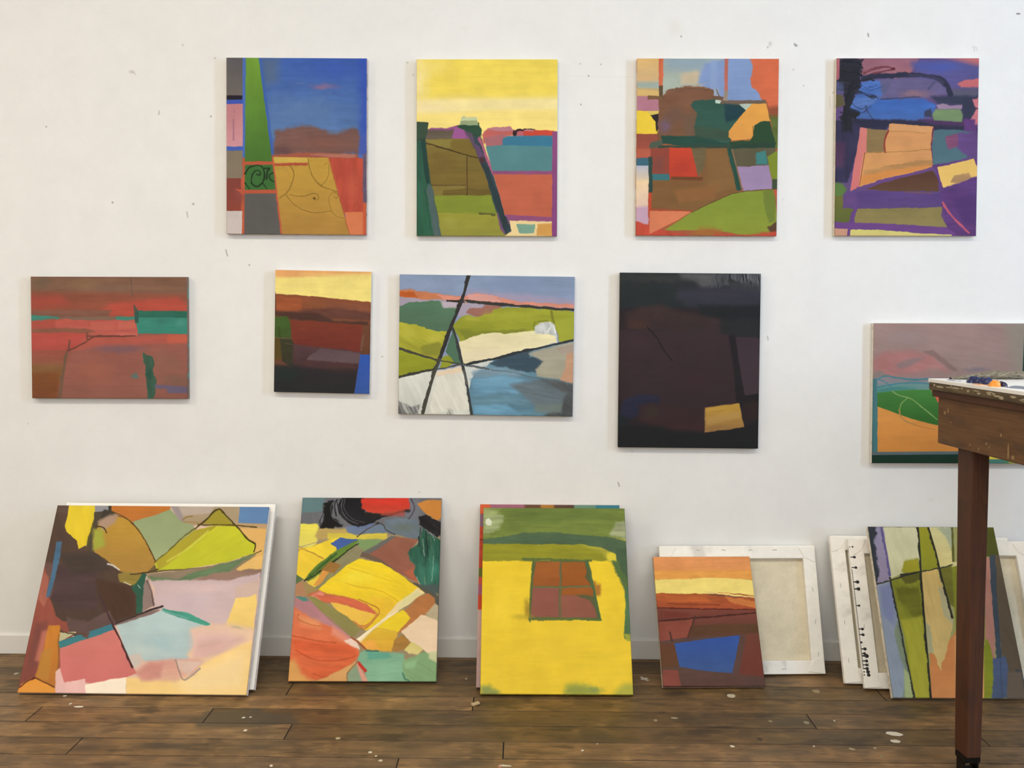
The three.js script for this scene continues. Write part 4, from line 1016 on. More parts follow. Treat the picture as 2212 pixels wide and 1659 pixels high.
l #5a4030 w=6 s=1.8 r=3 : 132,575 192,585 252,587
l #4a3a24 w=6 s=1.8 r=2.4 : 403,317 463,313 526,295
l #d4d4cc w=8.3 s=2.4 r=3 k=.3 : 289,273 318,282 345,299
l #c8c8c0 w=4.8 s=1.8 r=3 k=.3 : 380,355 412,367
l #d0d0c8 w=3 s=1.8 : 445,367 459,381`],
  tilted_yellow_planes: ['#98886a', `
f #686a70 c=#6c6c70 s=7.1 k=.08 d=70 : -23,-23 1018,-20 1026,275 -4,220
f #5f7c80 s=7.1 r=4.4 : -13,-14 152,-13 150,95 5,108
f #70727c s=12.4 : 601,15 837,7 851,142 606,123
f #c8843c s=7.1 r=5.3 : 829,43 892,16 1010,16 1004,142 978,164 895,115
f #e9dc58 c=#e0d468 s=5.3 r=4.4 k=.04 : -25,194 121,194 147,247 121,327 78,353 -22,344
f #b39a5c s=10.6 r=7.1 k=.1 : 132,221 340,221 413,248 612,248 614,292 137,300 117,274
f #d2c04a s=7.1 r=5.3 k=.08 : 197,256 612,257 614,292 416,296 200,292
f #f0d23a c=#eed040 s=4.4 r=3.5 k=.04 d=30 : -21,362 78,358 218,300 290,292 268,380 160,502 58,571 -15,554
f #ecca3c s=4.4 r=3.5 k=.05 d=30 : -9,397 42,362 182,432 152,519 67,579 -7,536
l #b58a40 w=8.9 s=3.5 r=3.5 : -5,388 34,366 182,432
l #9a8a8a w=5.3 s=2.7 : 1,353 85,331 200,292
f #e2c448 s=7.1 : 159,493 299,441 301,467 180,536
f #5c7048 s=3.5 : -16,536 45,575 -10,614
f #66789c c=#6c7a90 s=5.3 r=3.5 k=.05 : 326,212 429,194 500,186 546,186 486,248 405,265 341,248
f #6c7c90 s=5.3 r=3.5 : 546,186 591,195 612,248 468,252 493,221
f #6c7a88 c=#67747c s=5.3 r=4.4 k=.08 d=40 : 599,159 697,146 833,159 857,301 812,301 730,266 621,248
e #66706a s=1 a=.8 : 745,213 97,35
f #4560a0 s=3.5 r=4.4 k=.05 : 229,327 290,292 416,301 384,362 287,393 267,353
f #7e9a66 c=#78905c s=4.4 r=3.5 : 416,301 587,301 510,371 466,384 401,345
f #8e8868 c=#87835c s=4.4 r=3.5 k=.05 d=-40 : 287,397 400,327 475,389 441,415 236,571 135,657 124,622 232,502
f #e8c848 s=5.3 r=3.5 k=.05 : 67,571 161,510 150,614 116,640
f #5f7c34 s=3.5 r=3.5 k=.2 d=-38 : 67,575 115,502 268,380 382,318 417,310 332,389 230,484 86,588
l #2c2a1c w=10.6 s=2.7 r=3.5 k=.2 : 63,584 230,476 349,371 418,327
l #3a5a28 w=12.4 s=3.5 r=3.5 k=.2 : 92,554 210,450 270,397
l #4a3c2c w=8 s=2.7 r=2.7 : 411,279 467,230 554,181
f #9a7038 s=5.3 r=3.5 : 178,510 229,458 301,476 260,528 189,528
f #d89848 s=7.1 r=3.5 : 132,614 179,519 224,528 159,614
f #94604c c=#8f5a4c s=4.4 r=3.5 k=.06 d=30 : 485,397 658,275 839,301 787,363 790,441 846,485 822,579 714,528 595,458
f #b0644a s=12.4 r=5.3 : 758,528 837,485 850,597 804,571
f #6c5a4c c=#705c50 s=4.4 r=3.5 : 441,415 457,389 585,441 714,536 914,665 879,665 752,588 605,485 559,450
f #6a6864 s=4.4 r=4.4 : 466,389 649,275 676,275 503,397
f #55564c s=3.5 r=3.5 : 823,597 931,639 994,690 996,750 914,665
f #2c5a48 c=#3d7866 s=5.3 r=10.6 k=.3 d=85 : 787,363 857,319 871,213 927,266 1018,310 1018,622 957,631 886,622 821,528 837,485 781,424
e #3f8474 s=.9 a=.8 : 962,519 35,80
e #24483c s=.8 a=.8 : 895,363 35,124
l #c4d2c8 w=5.3 s=2.7 r=5.3 a=.7 : 874,293 892,415
l #9ab8aa w=6.2 s=2.7 r=5.3 a=.7 : 954,415 951,588
l #b4c8bc w=4.4 s=2.7 r=5.3 a=.7 : 844,562 868,614
l #1a2a26 w=7.1 s=2.7 r=7.1 a=.9 : 899,240 914,415
l #d0d0cc w=5.3 s=2.7 r=7.1 a=.6 : 917,231 955,301
f #4a5a58 s=8.9 r=7.1 : 877,614 1009,614 1011,673 958,665
l #30403a w=14.2 s=4.4 r=7.1 : 852,213 849,345
f #1f1d20 s=6.2 r=8.9 k=.25 d=30 : 846,137 895,128 1015,195 1016,249 972,275 899,222 853,195
l #1f1d20 w=12.4 s=4.4 r=7.1 k=.3 : 898,204 972,275
f #16161a c=#242326 s=7.1 r=7.1 k=.15 d=40 : 280,-13 435,-12 429,42 460,114 579,132 518,177 411,203 336,167 277,87
l #1c1c20 w=12.4 s=3.5 r=4.4 k=.2 : 273,14 269,96 337,176 447,194 571,141 659,105 758,79
l #2a2a2e w=8.9 s=4.4 r=4.4 k=.3 : 246,23 267,78 317,150 374,194
l #343436 w=7.1 s=3.5 r=4.4 : 210,41 245,14 282,14
f #161616 s=6.2 r=10.6 k=.2 d=85 : 160,41 218,14 217,140 293,194 231,212 141,221 163,149
l #202022 w=14.2 s=4.4 r=7.1 : 182,23 218,23
l #84848a w=4.4 s=2.7 r=3.5 a=.8 : 292,10 288,87 336,154 410,185
l #6a6a70 w=4.4 s=2.7 r=3.5 a=.8 : 309,5 304,78 363,150 455,177
l #84848a w=3.5 s=2.7 r=3.5 a=.7 : 219,28 209,86 227,149 283,185
l #17171a w=8 s=2.7 r=4.4 : 245,10 234,59 253,131
l #2a2a2e w=7.1 s=3.5 r=5.3 : 152,122 137,167 149,216
l #2c2c30 w=5.3 s=2.7 r=5.3 : 239,203 302,194
l #2a2220 w=26.6 s=8 r=7.1 k=.3 : 479,118 606,119 695,97 767,88
f #d0382a c=#c44430 s=6.2 r=7.1 k=.1 d=8 : 423,6 764,2 771,70 677,96 587,110 478,101 431,69
f #b04a3c s=7.1 r=4.4 a=.7 : 596,101 731,83 733,124 570,123
l #454048 w=8.9 s=3.5 r=3.5 : 782,7 808,79 770,150
l #3a3a3e w=7.1 s=2.7 r=3.5 : 545,181 591,195 611,230 675,261
e #3a3630 s=.6 : 550,183 18,11
f #f0d42a c=#eac634 s=4.4 r=3.5 k=.06 d=14 : 161,648 236,575 355,476 433,437 586,463 714,536 896,665 725,775 555,893 504,918 374,792 227,708
e #f4e044 s=1 a=.8 : 431,562 159,53
l #d8b028 w=7.1 s=3.5 r=2.7 a=.8 : 344,597 417,622 578,648 695,707 741,750
l #d0a428 w=5.3 s=3.5 a=.6 : 356,493 483,528 663,588
f #e8bc38 s=15.9 a=.8 k=.08 d=30 : 527,691 669,708 733,758 657,826 552,826
f #ecd030 s=6.2 r=4.4 k=.05 : 649,842 760,784 824,834 731,926 555,893
f #e2bc38 c=#dca93c s=8.9 r=4.4 k=.06 : 473,993 573,901 723,930 685,1050 528,1042
f #e8a84c s=14.2 : 473,993 560,984 597,1042 511,1042
f #ecd6a0 s=4.4 r=3.5 k=.06 d=-35 : 723,733 851,639 896,665 725,784 556,909 465,1001 438,993 505,935 614,851
f #f0e4c8 s=6.2 r=3.5 k=.08 d=-40 : 725,792 589,868 489,960 456,993 421,993 488,951 623,843
f #d8d49c s=12.4 a=.8 : 757,707 852,648 879,673 725,775
f #c06a48 c=#ca744e s=5.3 r=4.4 k=.08 d=30 : 84,682 152,648 225,674 404,708 494,742 568,801 533,809 408,775 300,733 176,733
f #e2907c s=8.9 r=4.4 : 111,691 171,657 198,674 167,733
f #d0684a s=7.1 r=4.4 k=.1 d=20 : 137,682 404,712 513,758 550,801 444,784 371,742 193,716
f #edc050 c=#e8bc50 s=5.3 r=4.4 : 256,733 372,759 551,809 468,893 414,868 303,792
l #b07030 w=8 s=2.7 r=2.7 : 440,708 512,737 575,767 590,801 553,851 486,910 377,843
l #c88448 w=17.7 s=5.3 r=3.5 : 577,809 494,893 413,860
f #8f8a50 c=#8c8450 s=4.4 r=3.5 k=.06 d=35 : 93,687 138,699 258,767 376,834 468,910 427,955 401,960 237,860
f #9a7c68 s=7.1 k=.06 d=35 : 180,793 253,835 401,960 366,960 182,826
f #b07c80 c=#b8848c s=6.2 r=3.5 k=.05 d=35 : 5,699 85,699 236,843 402,968 386,993 177,877 1,759
f #b08260 s=5.3 r=3.5 : -10,614 50,588 89,631 84,682 -4,691
f #a08a58 s=4.4 : 46,588 78,605 161,648 83,674
f #4f8478 s=5.3 r=3.5 : 14,695 76,699 95,721 60,721
f #dc7a54 c=#d8683e s=8.9 r=5.3 k=.08 d=15 : -8,759 150,860 266,893 386,993 458,1034 469,1083 396,1157 262,1222 177,1243 -5,1248
f #e09078 s=14.2 r=5.3 : 275,893 384,960 386,1001 278,943
f #e29464 s=17.7 r=5.3 : 32,818 176,860 188,902 63,877
f #d65f38 c=#d86a42 s=12.4 r=5.3 k=.1 d=5 : 10,985 247,1010 405,1018 469,1075 395,1141 167,1109 43,1076
f #d2643c s=10.6 r=4.4 k=.1 : 162,1158 326,1149 378,1157 262,1222 183,1206
l #b8522e w=10.6 s=5.3 r=4.4 a=.8 : 7,952 158,985 308,1001
l #b8522e w=8.9 s=5.3 r=4.4 a=.8 : 41,1051 167,1109 341,1112 443,1083
l #c2643c w=8 s=4.4 r=3.5 a=.8 : 40,810 34,843 116,877 187,893
l #b8542e w=12.4 s=5.3 r=4.4 a=.7 : 165,1198 244,1223 321,1206
f #d9a05c s=17.7 r=5.3 : -14,1125 37,1117 88,1207 177,1255 -3,1264
f #d8a86c c=#cf9c60 s=7.1 r=4.4 : 262,1222 396,1157 446,1124 463,1116 399,1206 393,1254 177,1255
f #f0d4c4 s=7.1 r=4.4 : 368,985 419,968 456,1001 467,1042 386,1001
l #9c5a38 w=14.2 s=3.5 r=2.7 : 410,964 456,993 515,1046
f #7fae90 c=#86b494 s=6.2 r=4.4 k=.08 : 477,1067 511,1050 772,1074 784,1140 780,1261 540,1262 519,1189 462,1108
f #84a87a s=7.1 r=4.4 k=.08 d=30 : 766,1123 902,1066 945,1058 1007,1115 1011,1260 789,1261 777,1188
f #94c090 s=8.9 r=4.4 a=.7 : 784,1140 860,1107 845,1156 793,1164
f #5aa08c s=10.6 r=4.4 a=.8 : 529,1059 668,1066 687,1091 531,1108
l #3f6a5c w=10.6 s=3.5 r=3.5 : 516,1052 598,1052
l #4a7c68 w=12.4 s=4.4 r=4.4 : 769,1197 787,1229 814,1245
f #8a9c80 s=6.2 r=4.4 : 406,1254 399,1206 455,1141 513,1254
f #d89a88 s=6.2 r=4.4 : 455,1132 473,1149 539,1254 505,1254
l #7c6a48 w=8 s=3.5 r=3.5 : 463,1116 398,1198 397,1254
l #c03a2c w=23 s=3.5 r=2.7 : 468,1128 518,1181
f #b07444 c=#b87a48 s=5.3 r=4.4 k=.06 d=30 : 769,784 862,699 923,673 968,699 974,741 919,809 825,876 723,942 815,834
f #a87c3c c=#a47a40 s=5.3 r=5.3 k=.08 : 693,1042 707,976 758,951 821,1000 788,1033 719,1054
f #e8cfae c=#e9d0b2 s=4.4 r=3.5 k=.03 : 753,930 884,817 999,850 1006,1074 945,1066 821,992
f #b8aa8c s=7.1 r=4.4 : 919,809 978,741 1005,758 1003,850 928,825
f #d8c878 c=#dcd08c s=6.2 r=6.2 : 780,1042 821,996 901,1041 867,1074 807,1066
f #c8cca0 s=8.9 : 945,1066 997,1057 999,1123 946,1098`],
  yellow_ground_with_window_grid: ['#e8ca34', `
f #6d7e3c c=#74843f s=8.1 r=7.2 k=.14 d=2 : -22,-24 1027,-24 1014,222 783,204 -17,227
f #98a070 s=27 r=12.6 k=.3 d=2 : -12,19 101,9 93,123 1,190
f #9ca878 s=10.8 r=9 k=.3 : 8,67 149,57 112,152 10,180
f #a8b088 s=9 r=10.8 k=.4 : 936,100 1002,100 996,213 895,194
f #66783a s=18 r=5.4 k=.12 : 130,19 789,15 881,63 318,113
f #dde2cc s=4.5 r=4.5 : 22,91 41,81 58,100 54,125 32,128 18,114
f #949228 c=#8d8e2c s=7.2 r=7.2 k=.12 d=2 : -17,250 781,246 890,287 930,324 924,369 685,371 -14,383
f #a8a23c s=12.6 r=7.2 k=.1 : 688,261 927,296 928,369 868,379 834,315
f #d8c840 s=9 r=7.2 : 861,324 931,305 923,378 869,370
f #50664a c=#485f48 s=5.4 r=4.5 k=.1 d=2 : -17,232 159,207 280,184 486,178 690,195 875,209 1004,236 993,540 939,433 926,324 817,278 688,256 318,255 -16,255
f #eacb34 c=#e6c63a s=5.4 r=5.4 k=.03 : -32,384 299,382 349,386 868,379 903,415 968,575 978,750 963,886 1032,894 1020,1263 -30,1270
e #e2c23a s=1 a=.6 : 492,914 270,108
e #eed040 s=1 a=.6 : 155,703 144,198
f #556e40 s=8.1 r=7.2 k=.12 d=70 : 896,379 942,378 1010,468 1005,575 977,593 929,451
f #485e46 s=7.2 r=7.2 k=.15 : 927,287 1006,287 1000,486 957,433
f #4f7050 c=#507048 s=4.5 r=4.5 k=.1 d=88 : 977,558 1005,558 1010,890 957,891 976,698
f #98a040 s=7.2 r=4.5 : 958,869 1016,869 1014,903 970,903
l #5c6c3a w=21.6 s=5.4 r=5.4 : 280,364 501,370 749,376
f #5a5c3c s=6.3 r=4.5 : 349,382 730,380 798,768 316,775
f #a0602c c=#96582c s=2.7 r=2.7 k=.04 : 372,389 533,386 530,542 344,548
f #98582a s=4.5 r=2.7 : 358,499 531,498 530,544 349,548
f #9c5e28 c=#9a5826 s=3.6 r=3.6 k=.04 : 549,386 703,384 714,452 700,488 739,541 546,544
f #9a5a28 s=8.1 r=5.4 : 545,564 756,557 759,612 678,603 544,613
f #9c6430 s=12.6 r=9 a=.85 : 758,514 811,541 805,603 768,612
f #90584c c=#8c5648 s=2.7 r=2.7 k=.03 : 339,563 521,562 517,754 332,755
f #905a4a c=#8c5848 s=4.5 r=3.6 k=.03 : 542,613 633,613 731,647 765,699 776,755 538,757
l #6a6848 w=12.6 s=3.6 r=3.6 : 538,376 529,759
l #66704a w=10.8 s=3.6 r=3.6 : 335,557 534,556 752,550
l #54663a w=14.4 s=4.5 r=4.5 : 354,382 339,561 323,788
l #4c6640 w=18 s=4.5 r=4.5 : 721,380 761,559 798,768
l #5a6c38 w=18 s=4.5 r=4.5 : 321,764 531,766 803,772
e #8a7028 s=1 a=.7 : 307,702 22,72
e #b09c30 s=1 a=.6 : 271,754 72,20
f #98a048 s=21.6 r=7.2 k=.1 : 547,1258 566,1194 627,1182 755,1209 780,1257
e #7f9050 s=1 a=.7 : 755,1221 54,22
f #8a9450 s=18 r=7.2 : 5,1270 3,1206 55,1197 125,1245 108,1269
f #a8a848 s=21.6 r=7.2 a=.9 : 857,1249 947,1184 1024,1183 1020,1263 874,1264`],
  sunset_bands_with_blue_shape: ['#6a4038', `
f #e09660 c=#dd965a s=6.1 k=.05 d=-2 : -19,-32 1026,-21 1023,166 -15,187
f #e3a050 s=12.3 k=.06 d=-2 : -2,151 1015,146 1014,238 -9,238
f #efd97c c=#f0dd80 s=7.2 r=4.1 k=.03 d=-2 : -9,238 420,232 505,218 879,232 1002,248 1012,411 655,367 341,389 -10,370
f #edd080 s=6.1 r=4.1 : 490,360 655,367 1004,391 1011,421 755,398
f #ac5a30 c=#a04e30 s=5.1 r=5.1 k=.14 d=2 : -10,375 497,383 701,413 1010,431 1006,541 9,516
f #bd6434 s=14.3 r=5.1 k=.12 : 81,401 495,406 541,456 128,452
f #c67840 s=9.2 r=5.1 k=.14 d=8 : 702,408 1006,461 998,521 748,458
l #7a3420 w=8.2 s=4.1 r=4.1 : 106,472 332,484 641,487
l #d09048 w=7.2 s=3.1 r=4.1 : 634,367 860,389 1010,431
l #8a4020 w=8.2 s=3.1 r=4.1 : 757,378 880,389 1012,411
f #7a4438 c=#6f3c34 s=5.1 r=4.1 k=.05 : -2,526 1015,546 1012,571 629,597 318,624 -2,650
f #6e342a s=14.3 a=.8 : 58,551 323,574 299,613 73,611
f #824638 c=#8a4a3e s=5.1 r=4.1 k=.04 : 8,655 348,634 301,800 126,822 2,845
f #78443a c=#6a3e34 s=8.2 r=4.1 k=.05 : 358,634 628,607 1011,576 1009,670 619,686 373,693
f #5a4028 c=#5c3c2e s=12.3 r=4.1 k=.06 : 352,693 619,686 1008,680 1002,768 812,776 502,821 278,819
f #5a4440 s=10.2 k=.05 : 2,845 279,809 801,785 821,785 761,863 398,840 152,866 10,865
f #66402e c=#60422c s=10.2 k=.05 : 5,865 152,866 173,1077 -1,1113
f #704034 c=#6e382e s=5.1 r=3.1 k=.04 : 852,786 1016,773 1023,1179 744,1167
f #5c463e c=#583e38 s=12.3 k=.05 : 0,1104 182,1087 667,1148 1021,1189 1016,1301 -17,1300
f #84483e s=4.1 r=3.1 : 9,1113 154,1119 169,1274 -7,1291
f #5c443e s=8.2 : 751,862 821,785 861,796 743,1177 674,1167
f #3454a0 c=#3e588e s=3.1 r=3.1 k=.04 : 144,864 451,826 802,790 687,1143 419,1122 177,1082
l #54201c w=11.3 s=3.1 r=3.1 : 9,516 431,527 1011,539
l #4a2620 w=18.4 s=3.1 r=3.1 : -2,645 318,622 629,599 1012,569
l #4e322a w=20.5 s=4.1 r=3.1 : 376,604 344,673 279,809
l #4e322a w=16.4 s=3.1 r=3.1 : 109,754 124,837
l #5a2a22 w=6.1 s=3.1 : 39,531 36,621
l #42221e w=12.3 s=4.1 : -4,1265 1000,1273`],
  slanting_green_and_grey_stripes: ['#9a9a60', `
f #c9c8a6 c=#c6c49c s=4.7 k=.05 d=80 : 102,-13 397,-17 370,265 240,352 116,405 110,191
f #8c88a4 c=#90849c s=5.7 r=4.7 k=.08 d=82 : 43,-12 117,-13 116,410 3,458 -11,288
f #2f343c s=8.5 r=11.4 k=.15 d=85 : -16,-12 53,-12 57,56 15,115 33,192 26,364 -2,458 -26,193
l #5c5484 w=20.9 s=4.7 r=3.8 : 104,7 110,191 115,382
f #8a93a6 c=#8c98a4 s=7.6 r=4.7 k=.06 d=82 : -7,463 113,424 118,522 120,752 134,1021 163,1299 -39,1302
f #7c84aa s=15.2 a=.8 : 29,477 119,448 111,624 82,753 17,681
f #7f8c74 s=9.5 r=7.6 k=.1 d=82 : 83,807 126,716 146,887 156,1282 74,1283 117,1127 112,1039 92,933
f #a4b07c s=7.6 : 115,1083 153,1135 156,1282 92,1283
f #7d8028 c=#8c8f2c s=4.7 r=4.7 k=.1 d=82 : 125,415 353,369 324,659 301,1019 273,1298 154,1299 153,842 134,661
f #6a6a20 s=13.3 r=13.3 k=.12 : 144,475 316,473 321,677 258,714 158,568
f #5c5c20 s=7.6 r=9.5 : 196,390 354,360 345,417 225,446
f #a09e34 c=#a8a438 s=13.3 k=.06 d=82 : 152,725 308,695 294,1063 267,1281 156,1282 167,932
f #8c8c30 s=9.5 r=7.6 : 211,352 254,266 352,255 359,360 237,371
f #9a9428 s=5.7 r=5.7 : 222,343 242,276 341,265 348,341 277,361
f #939228 c=#8a8c28 s=3.8 r=3.8 : 403,3 472,2 501,320 375,350
f #ccc690 c=#d2c484 s=4.7 r=4.7 k=.05 : 479,-8 651,-10 615,300 515,320 506,148
f #a4ac90 s=9.5 r=7.6 : 549,11 669,-1 645,184 617,127 599,59
f #c9ac68 c=#ccb070 s=4.7 r=5.7 k=.06 d=85 : 370,355 494,330 505,490 533,656 533,766 469,910 432,1018 392,1089 360,1001 335,930 343,658
f #a8a47c s=5.7 r=7.6 : 334,713 361,777 348,965 310,966
f #6e6c28 c=#6c6a28 s=5.7 r=4.7 k=.08 : 519,325 635,299 578,619 543,601 521,452
f #b0a880 s=7.6 r=5.7 : 480,471 515,490 547,656 536,747 489,693
f #c88048 c=#cd8850 s=5.7 r=6.6 k=.04 : 324,966 356,974 389,1053 434,1009 484,883 577,783 484,1296 282,1298
f #ccb070 s=3.8 r=4.7 : 363,930 457,928 424,1009 397,1031 392,1089 373,1036
f #55581e c=#4c501e s=5.7 k=.06 : 916,-14 1025,-15 1018,218 919,229 870,230
f #5f5240 c=#5c4e3c s=7.6 k=.06 d=78 : 939,224 1017,223 1025,1298 859,1300 878,834 911,466
f #b07c6c s=6.6 r=4.7 k=.06 d=82 : 866,249 917,239 892,466 840,834 805,1013 776,969 765,835
f #3f4852 s=4.7 r=4.7 k=.08 : 924,229 962,228 912,559 861,1013 824,1013 858,744 887,466
f #3c4448 s=4.7 : 949,1082 1013,1090 1025,1298 951,1299
f #7c8420 c=#868a28 s=5.7 r=5.7 k=.06 : 729,925 778,862 795,969 770,1145 723,1293 659,1294
f #4c5878 c=#4c5870 s=7.6 r=5.7 k=.06 : 797,1005 894,986 890,1100 846,1275 732,1293 770,1145
f #66584a s=9.5 : 890,1100 992,1099 972,1290 843,1292
l #3f4a60 w=8.5 s=3.8 : 847,1013 809,1275
l #5a5a28 w=19 s=3.8 : 670,-11 628,280
f #d0c890 s=5.7 : 619,281 865,258 854,316 610,328
f #808428 s=5.7 : 612,319 874,258 756,880 541,928
f #cf9a60 s=5.7 : 539,838 738,925 668,1294 466,1296
l #2a2a20 w=19 s=2.8 r=3.8 : 395,-7 378,188 356,379 339,566 307,930 279,1289
l #2a2a20 w=19 s=2.8 r=3.8 : 474,-8 499,186 516,424 544,702
l #30322a w=15.2 s=3.8 r=4.7 : 112,405 120,569 132,798 143,1021 159,1295
l #34342a w=11.4 s=2.8 r=4.7 : 4,454 113,424 235,385 365,355 615,300
l #2e2e22 w=20.9 s=4.7 r=7.6 : 207,381 276,370 345,360
l #4a4c34 w=11.4 s=2.8 : 2,-2 1003,-3`],
  pink_and_red_strips: ['#b07060', `
f #c85a34 c=#d06038 s=4.6 : -52,-38 101,-40 107,189 -44,191
f #a06478 s=9.2 : 73,-40 360,-43 362,92 76,95
f #6a4a38 s=9.2 : 322,-43 533,-46 533,89 323,92
f #b07a3c s=9.2 : 437,-44 553,-46 552,89 438,91
f #5c4438 s=9.2 : 533,-46 688,-47 686,88 533,89
f #6a8a78 s=7.4 : 678,-47 842,-49 839,86 676,88
f #3c7c88 s=7.4 : 832,-49 1055,-52 1050,83 830,86
f #8a6a80 s=5.5 : -48,77 104,76 107,170 -45,172
f #c8503a c=#b84a34 s=5.5 k=.1 : -45,168 106,166 114,467 -34,468
l #5a2a24 w=7.4 s=2.8 : -32,257 62,256
f #6a7030 s=4.6 : -35,461 114,460 115,521 -32,523
f #c85848 s=5.5 : -32,523 115,521 117,584 -30,585
f #a85c78 s=9.2 : -31,576 117,575 119,646 -28,648
f #c84c30 s=7.4 : -28,648 119,646 121,748 -25,749
f #c8a8a0 c=#b89c98 s=4.6 : -34,746 1082,737 1059,1319 -13,1325`],
};
const weaveBump = greyTexture(128, 128, (x, y) => 0.5 + 0.25 * Math.sin(x * Math.PI / 2) + 0.25 * Math.sin(y * Math.PI / 2) * (0.7 + 0.3 * rnd()));
weaveBump.repeat.set(14, 14);
const IN = 0.0254, DEPTH = 0.018;
// the painted face folds over the bars with a small radius; uv 0..1 over the face
function faceGeometry(w, h, d, r = 0.0022) {
  const pos = [], uv = [], nor = [], idx = [], prof = [[0, -0.004], [0, 0]];
  const rings = [];
  for (let i = 0; i <= 4; i++) { const a = i / 4 * Math.PI / 2; rings.push([r - r * Math.sin(a), -r + r * Math.cos(a), Math.sin(a), Math.cos(a)]); }   // inset, z, side normal, front normal
  const corners = [[-1, -1], [1, -1], [1, 1], [-1, 1]];
  rings.reverse();                                                  // from outer edge to inner
  rings.forEach(([ins, dz, ns, nz]) => corners.forEach(([sx, sy]) => {
    const x = sx * (w / 2 - ins), y = sy * (h / 2 - ins); pos.push(x, y + h / 2, d + dz); uv.push(clamp(x / w + 0.5, 0.002, 0.998), clamp(y / h + 0.5, 0.002, 0.998));
    const l = Math.hypot(sx * ns, sy * ns, nz); nor.push(sx * ns / l, sy * ns / l, nz / l);
  }));
  for (let k = 0; k < rings.length - 1; k++) for (let c = 0; c < 4; c++) { const a = k * 4 + c, b = k * 4 + (c + 1) % 4; idx.push(a, b, b + 4, a, b + 4, a + 4); }
  const q = (rings.length - 1) * 4; idx.push(q, q + 1, q + 2, q, q + 2, q + 3);
  const g = new THREE.BufferGeometry(); g.setAttribute('position', new THREE.Float32BufferAttribute(pos, 3)); g.setAttribute('uv', new THREE.Float32BufferAttribute(uv, 2)); g.setAttribute('normal', new THREE.Float32BufferAttribute(nor, 3)); g.setIndex(idx);
  return g;
}
// sides of the canvas, wrapped over the bars, open at the back around the stretcher
function edgeGeometry(w, h, d, r = 0.0022) {
  const t = 0.0012, x = w / 2, parts = [box(-x, -x + t, 0, h, 0, d - r), box(x - t, x, 0, h, 0, d - r), box(-x + t, x - t, 0, t, 0, d - r), box(-x + t, x - t, h - t, h, 0, d - r)];
  return planarUV(mergeGeometries(parts), (px, py, pz) => [(px + py) * 3, pz * 8 + py * 3]);
}
const edgeTex = (a, b, k) => {
  const W = 256, H = 128, ca = rgb(a), cb = rgb(b), p = new Float32Array(W * H * 3);
  for (let y = 0; y < H; y++) for (let x = 0; x < W; x++) {
    const m = smooth(0.52, 0.72, noise(x / 200 + k, y / 420 + k * 2)), j = 1 + (noise(x / 90 + k, y / 60) - 0.5) * 0.12;
    for (let c = 0; c < 3; c++) p[(y * W + x) * 3 + c] = (ca[c] + (cb[c] - ca[c]) * m) * j;
  }
  const t = colourTexture(W, H, p); t.wrapS = t.wrapT = THREE.RepeatWrapping; return t;
};
const barMat = std('#cdb48a', 0.75);
function stretcher(g, w, h, d) {                                    // pine bars behind the cloth
  const t = 0.0014, b = 0.036, x = w / 2 - t;
  for (const [a, c, e, f] of [[-x, x, t, b], [-x, x, h - b, h - t], [-x, -x + b, b, h - b], [x - b, x, b, h - b]]) mesh('stretcher_bar', box(a, c, e, f, 0.0004, d - 0.004), barMat, g);
}
function paintedCanvas(key, win, hin, label, group, edge = ['#ded8cc', '#cfc8ba'], depth = DEPTH) {
  const w = win * IN, h = hin * IN, g = thing('abstract_painting', label, 'painting', group), W = Math.round(win * 38), H = Math.round(W * hin / win);
  const [ground, ops] = ART[key], off = Object.keys(ART).indexOf(key) * 0.137;
  const map = colourTexture(W, H, paint(W, H, ground, ops, off), 0.035);
  mesh('painted_face', faceGeometry(w, h, depth), new THREE.MeshPhysicalMaterial({ map, roughness: 0.8, specularIntensity: 0.45, bumpMap: weaveBump, bumpScale: 0.0002 }), g);
  mesh('canvas_edge', edgeGeometry(w, h, depth), new THREE.MeshStandardMaterial({ map: edgeTex(...edge, off), roughness: 0.85 }), g);
  stretcher(g, w, h, depth);
  return g;
}
function hang(g, x, yCentre, hin, roll) {                           // back 2 mm off the wall, turned about its centre
  const h = hin * IN, a = roll * Math.PI / 180;
  g.rotation.z = a; g.position.set(x + Math.sin(a) * h / 2, yCentre - Math.cos(a) * h / 2, 0.002);
}
function lean(g, x, z, yaw, tilt) {                                 // stands on its back lower edge and leans towards the wall
  g.rotation.order = 'YXZ'; g.rotation.set(-tilt * Math.PI / 180, yaw * Math.PI / 180, 0); g.position.set(x, 0.001, z);
}
const WALL_GROUP = 'paintings hung on the white wall', LEAN_GROUP = 'canvases leaning along the baseboard';
hang(paintedCanvas('blue_sky_over_ochre_panel', 16, 20, 'painting of a deep blue sky, tall green wedge and ochre panel', WALL_GROUP, ['#c9b4aa', '#8f8a86']), -0.6591, 1.4974, 20, -0.2);
hang(paintedCanvas('yellow_sky_over_green_slope', 16, 20, 'painting with a broad yellow sky over olive slope and terracotta square', WALL_GROUP, ['#ddd6c2', '#d2c48e']), -0.1074, 1.4947, 20, 0.11);
hang(paintedCanvas('green_block_under_blue_window', 16, 20, 'painting with dark green block, pale blue window strips and lime hill', WALL_GROUP, ['#e4dccb', '#d8ae86']), 0.527, 1.4979, 20, -0.05);
hang(paintedCanvas('violet_night_with_orange_field', 16, 20, 'purple and blue painting with black tree strokes and orange field', WALL_GROUP, ['#e6dcc8', '#d8cdb6']), 1.0992, 1.5001, 20, 0.15);
hang(paintedCanvas('red_bands_with_teal_bar', 18, 14, 'brick red banded painting with a small teal bar', WALL_GROUP, ['#7d6a5c', '#5f8f86']), -1.208, 0.9404, 14, 0.1);
hang(paintedCanvas('yellow_band_over_dark_red', 11, 14, 'small painting with yellow band over dark red and a blue wedge', WALL_GROUP, ['#e0dad0', '#d8cfc0']), -0.5841, 0.9605, 14, -0.9);
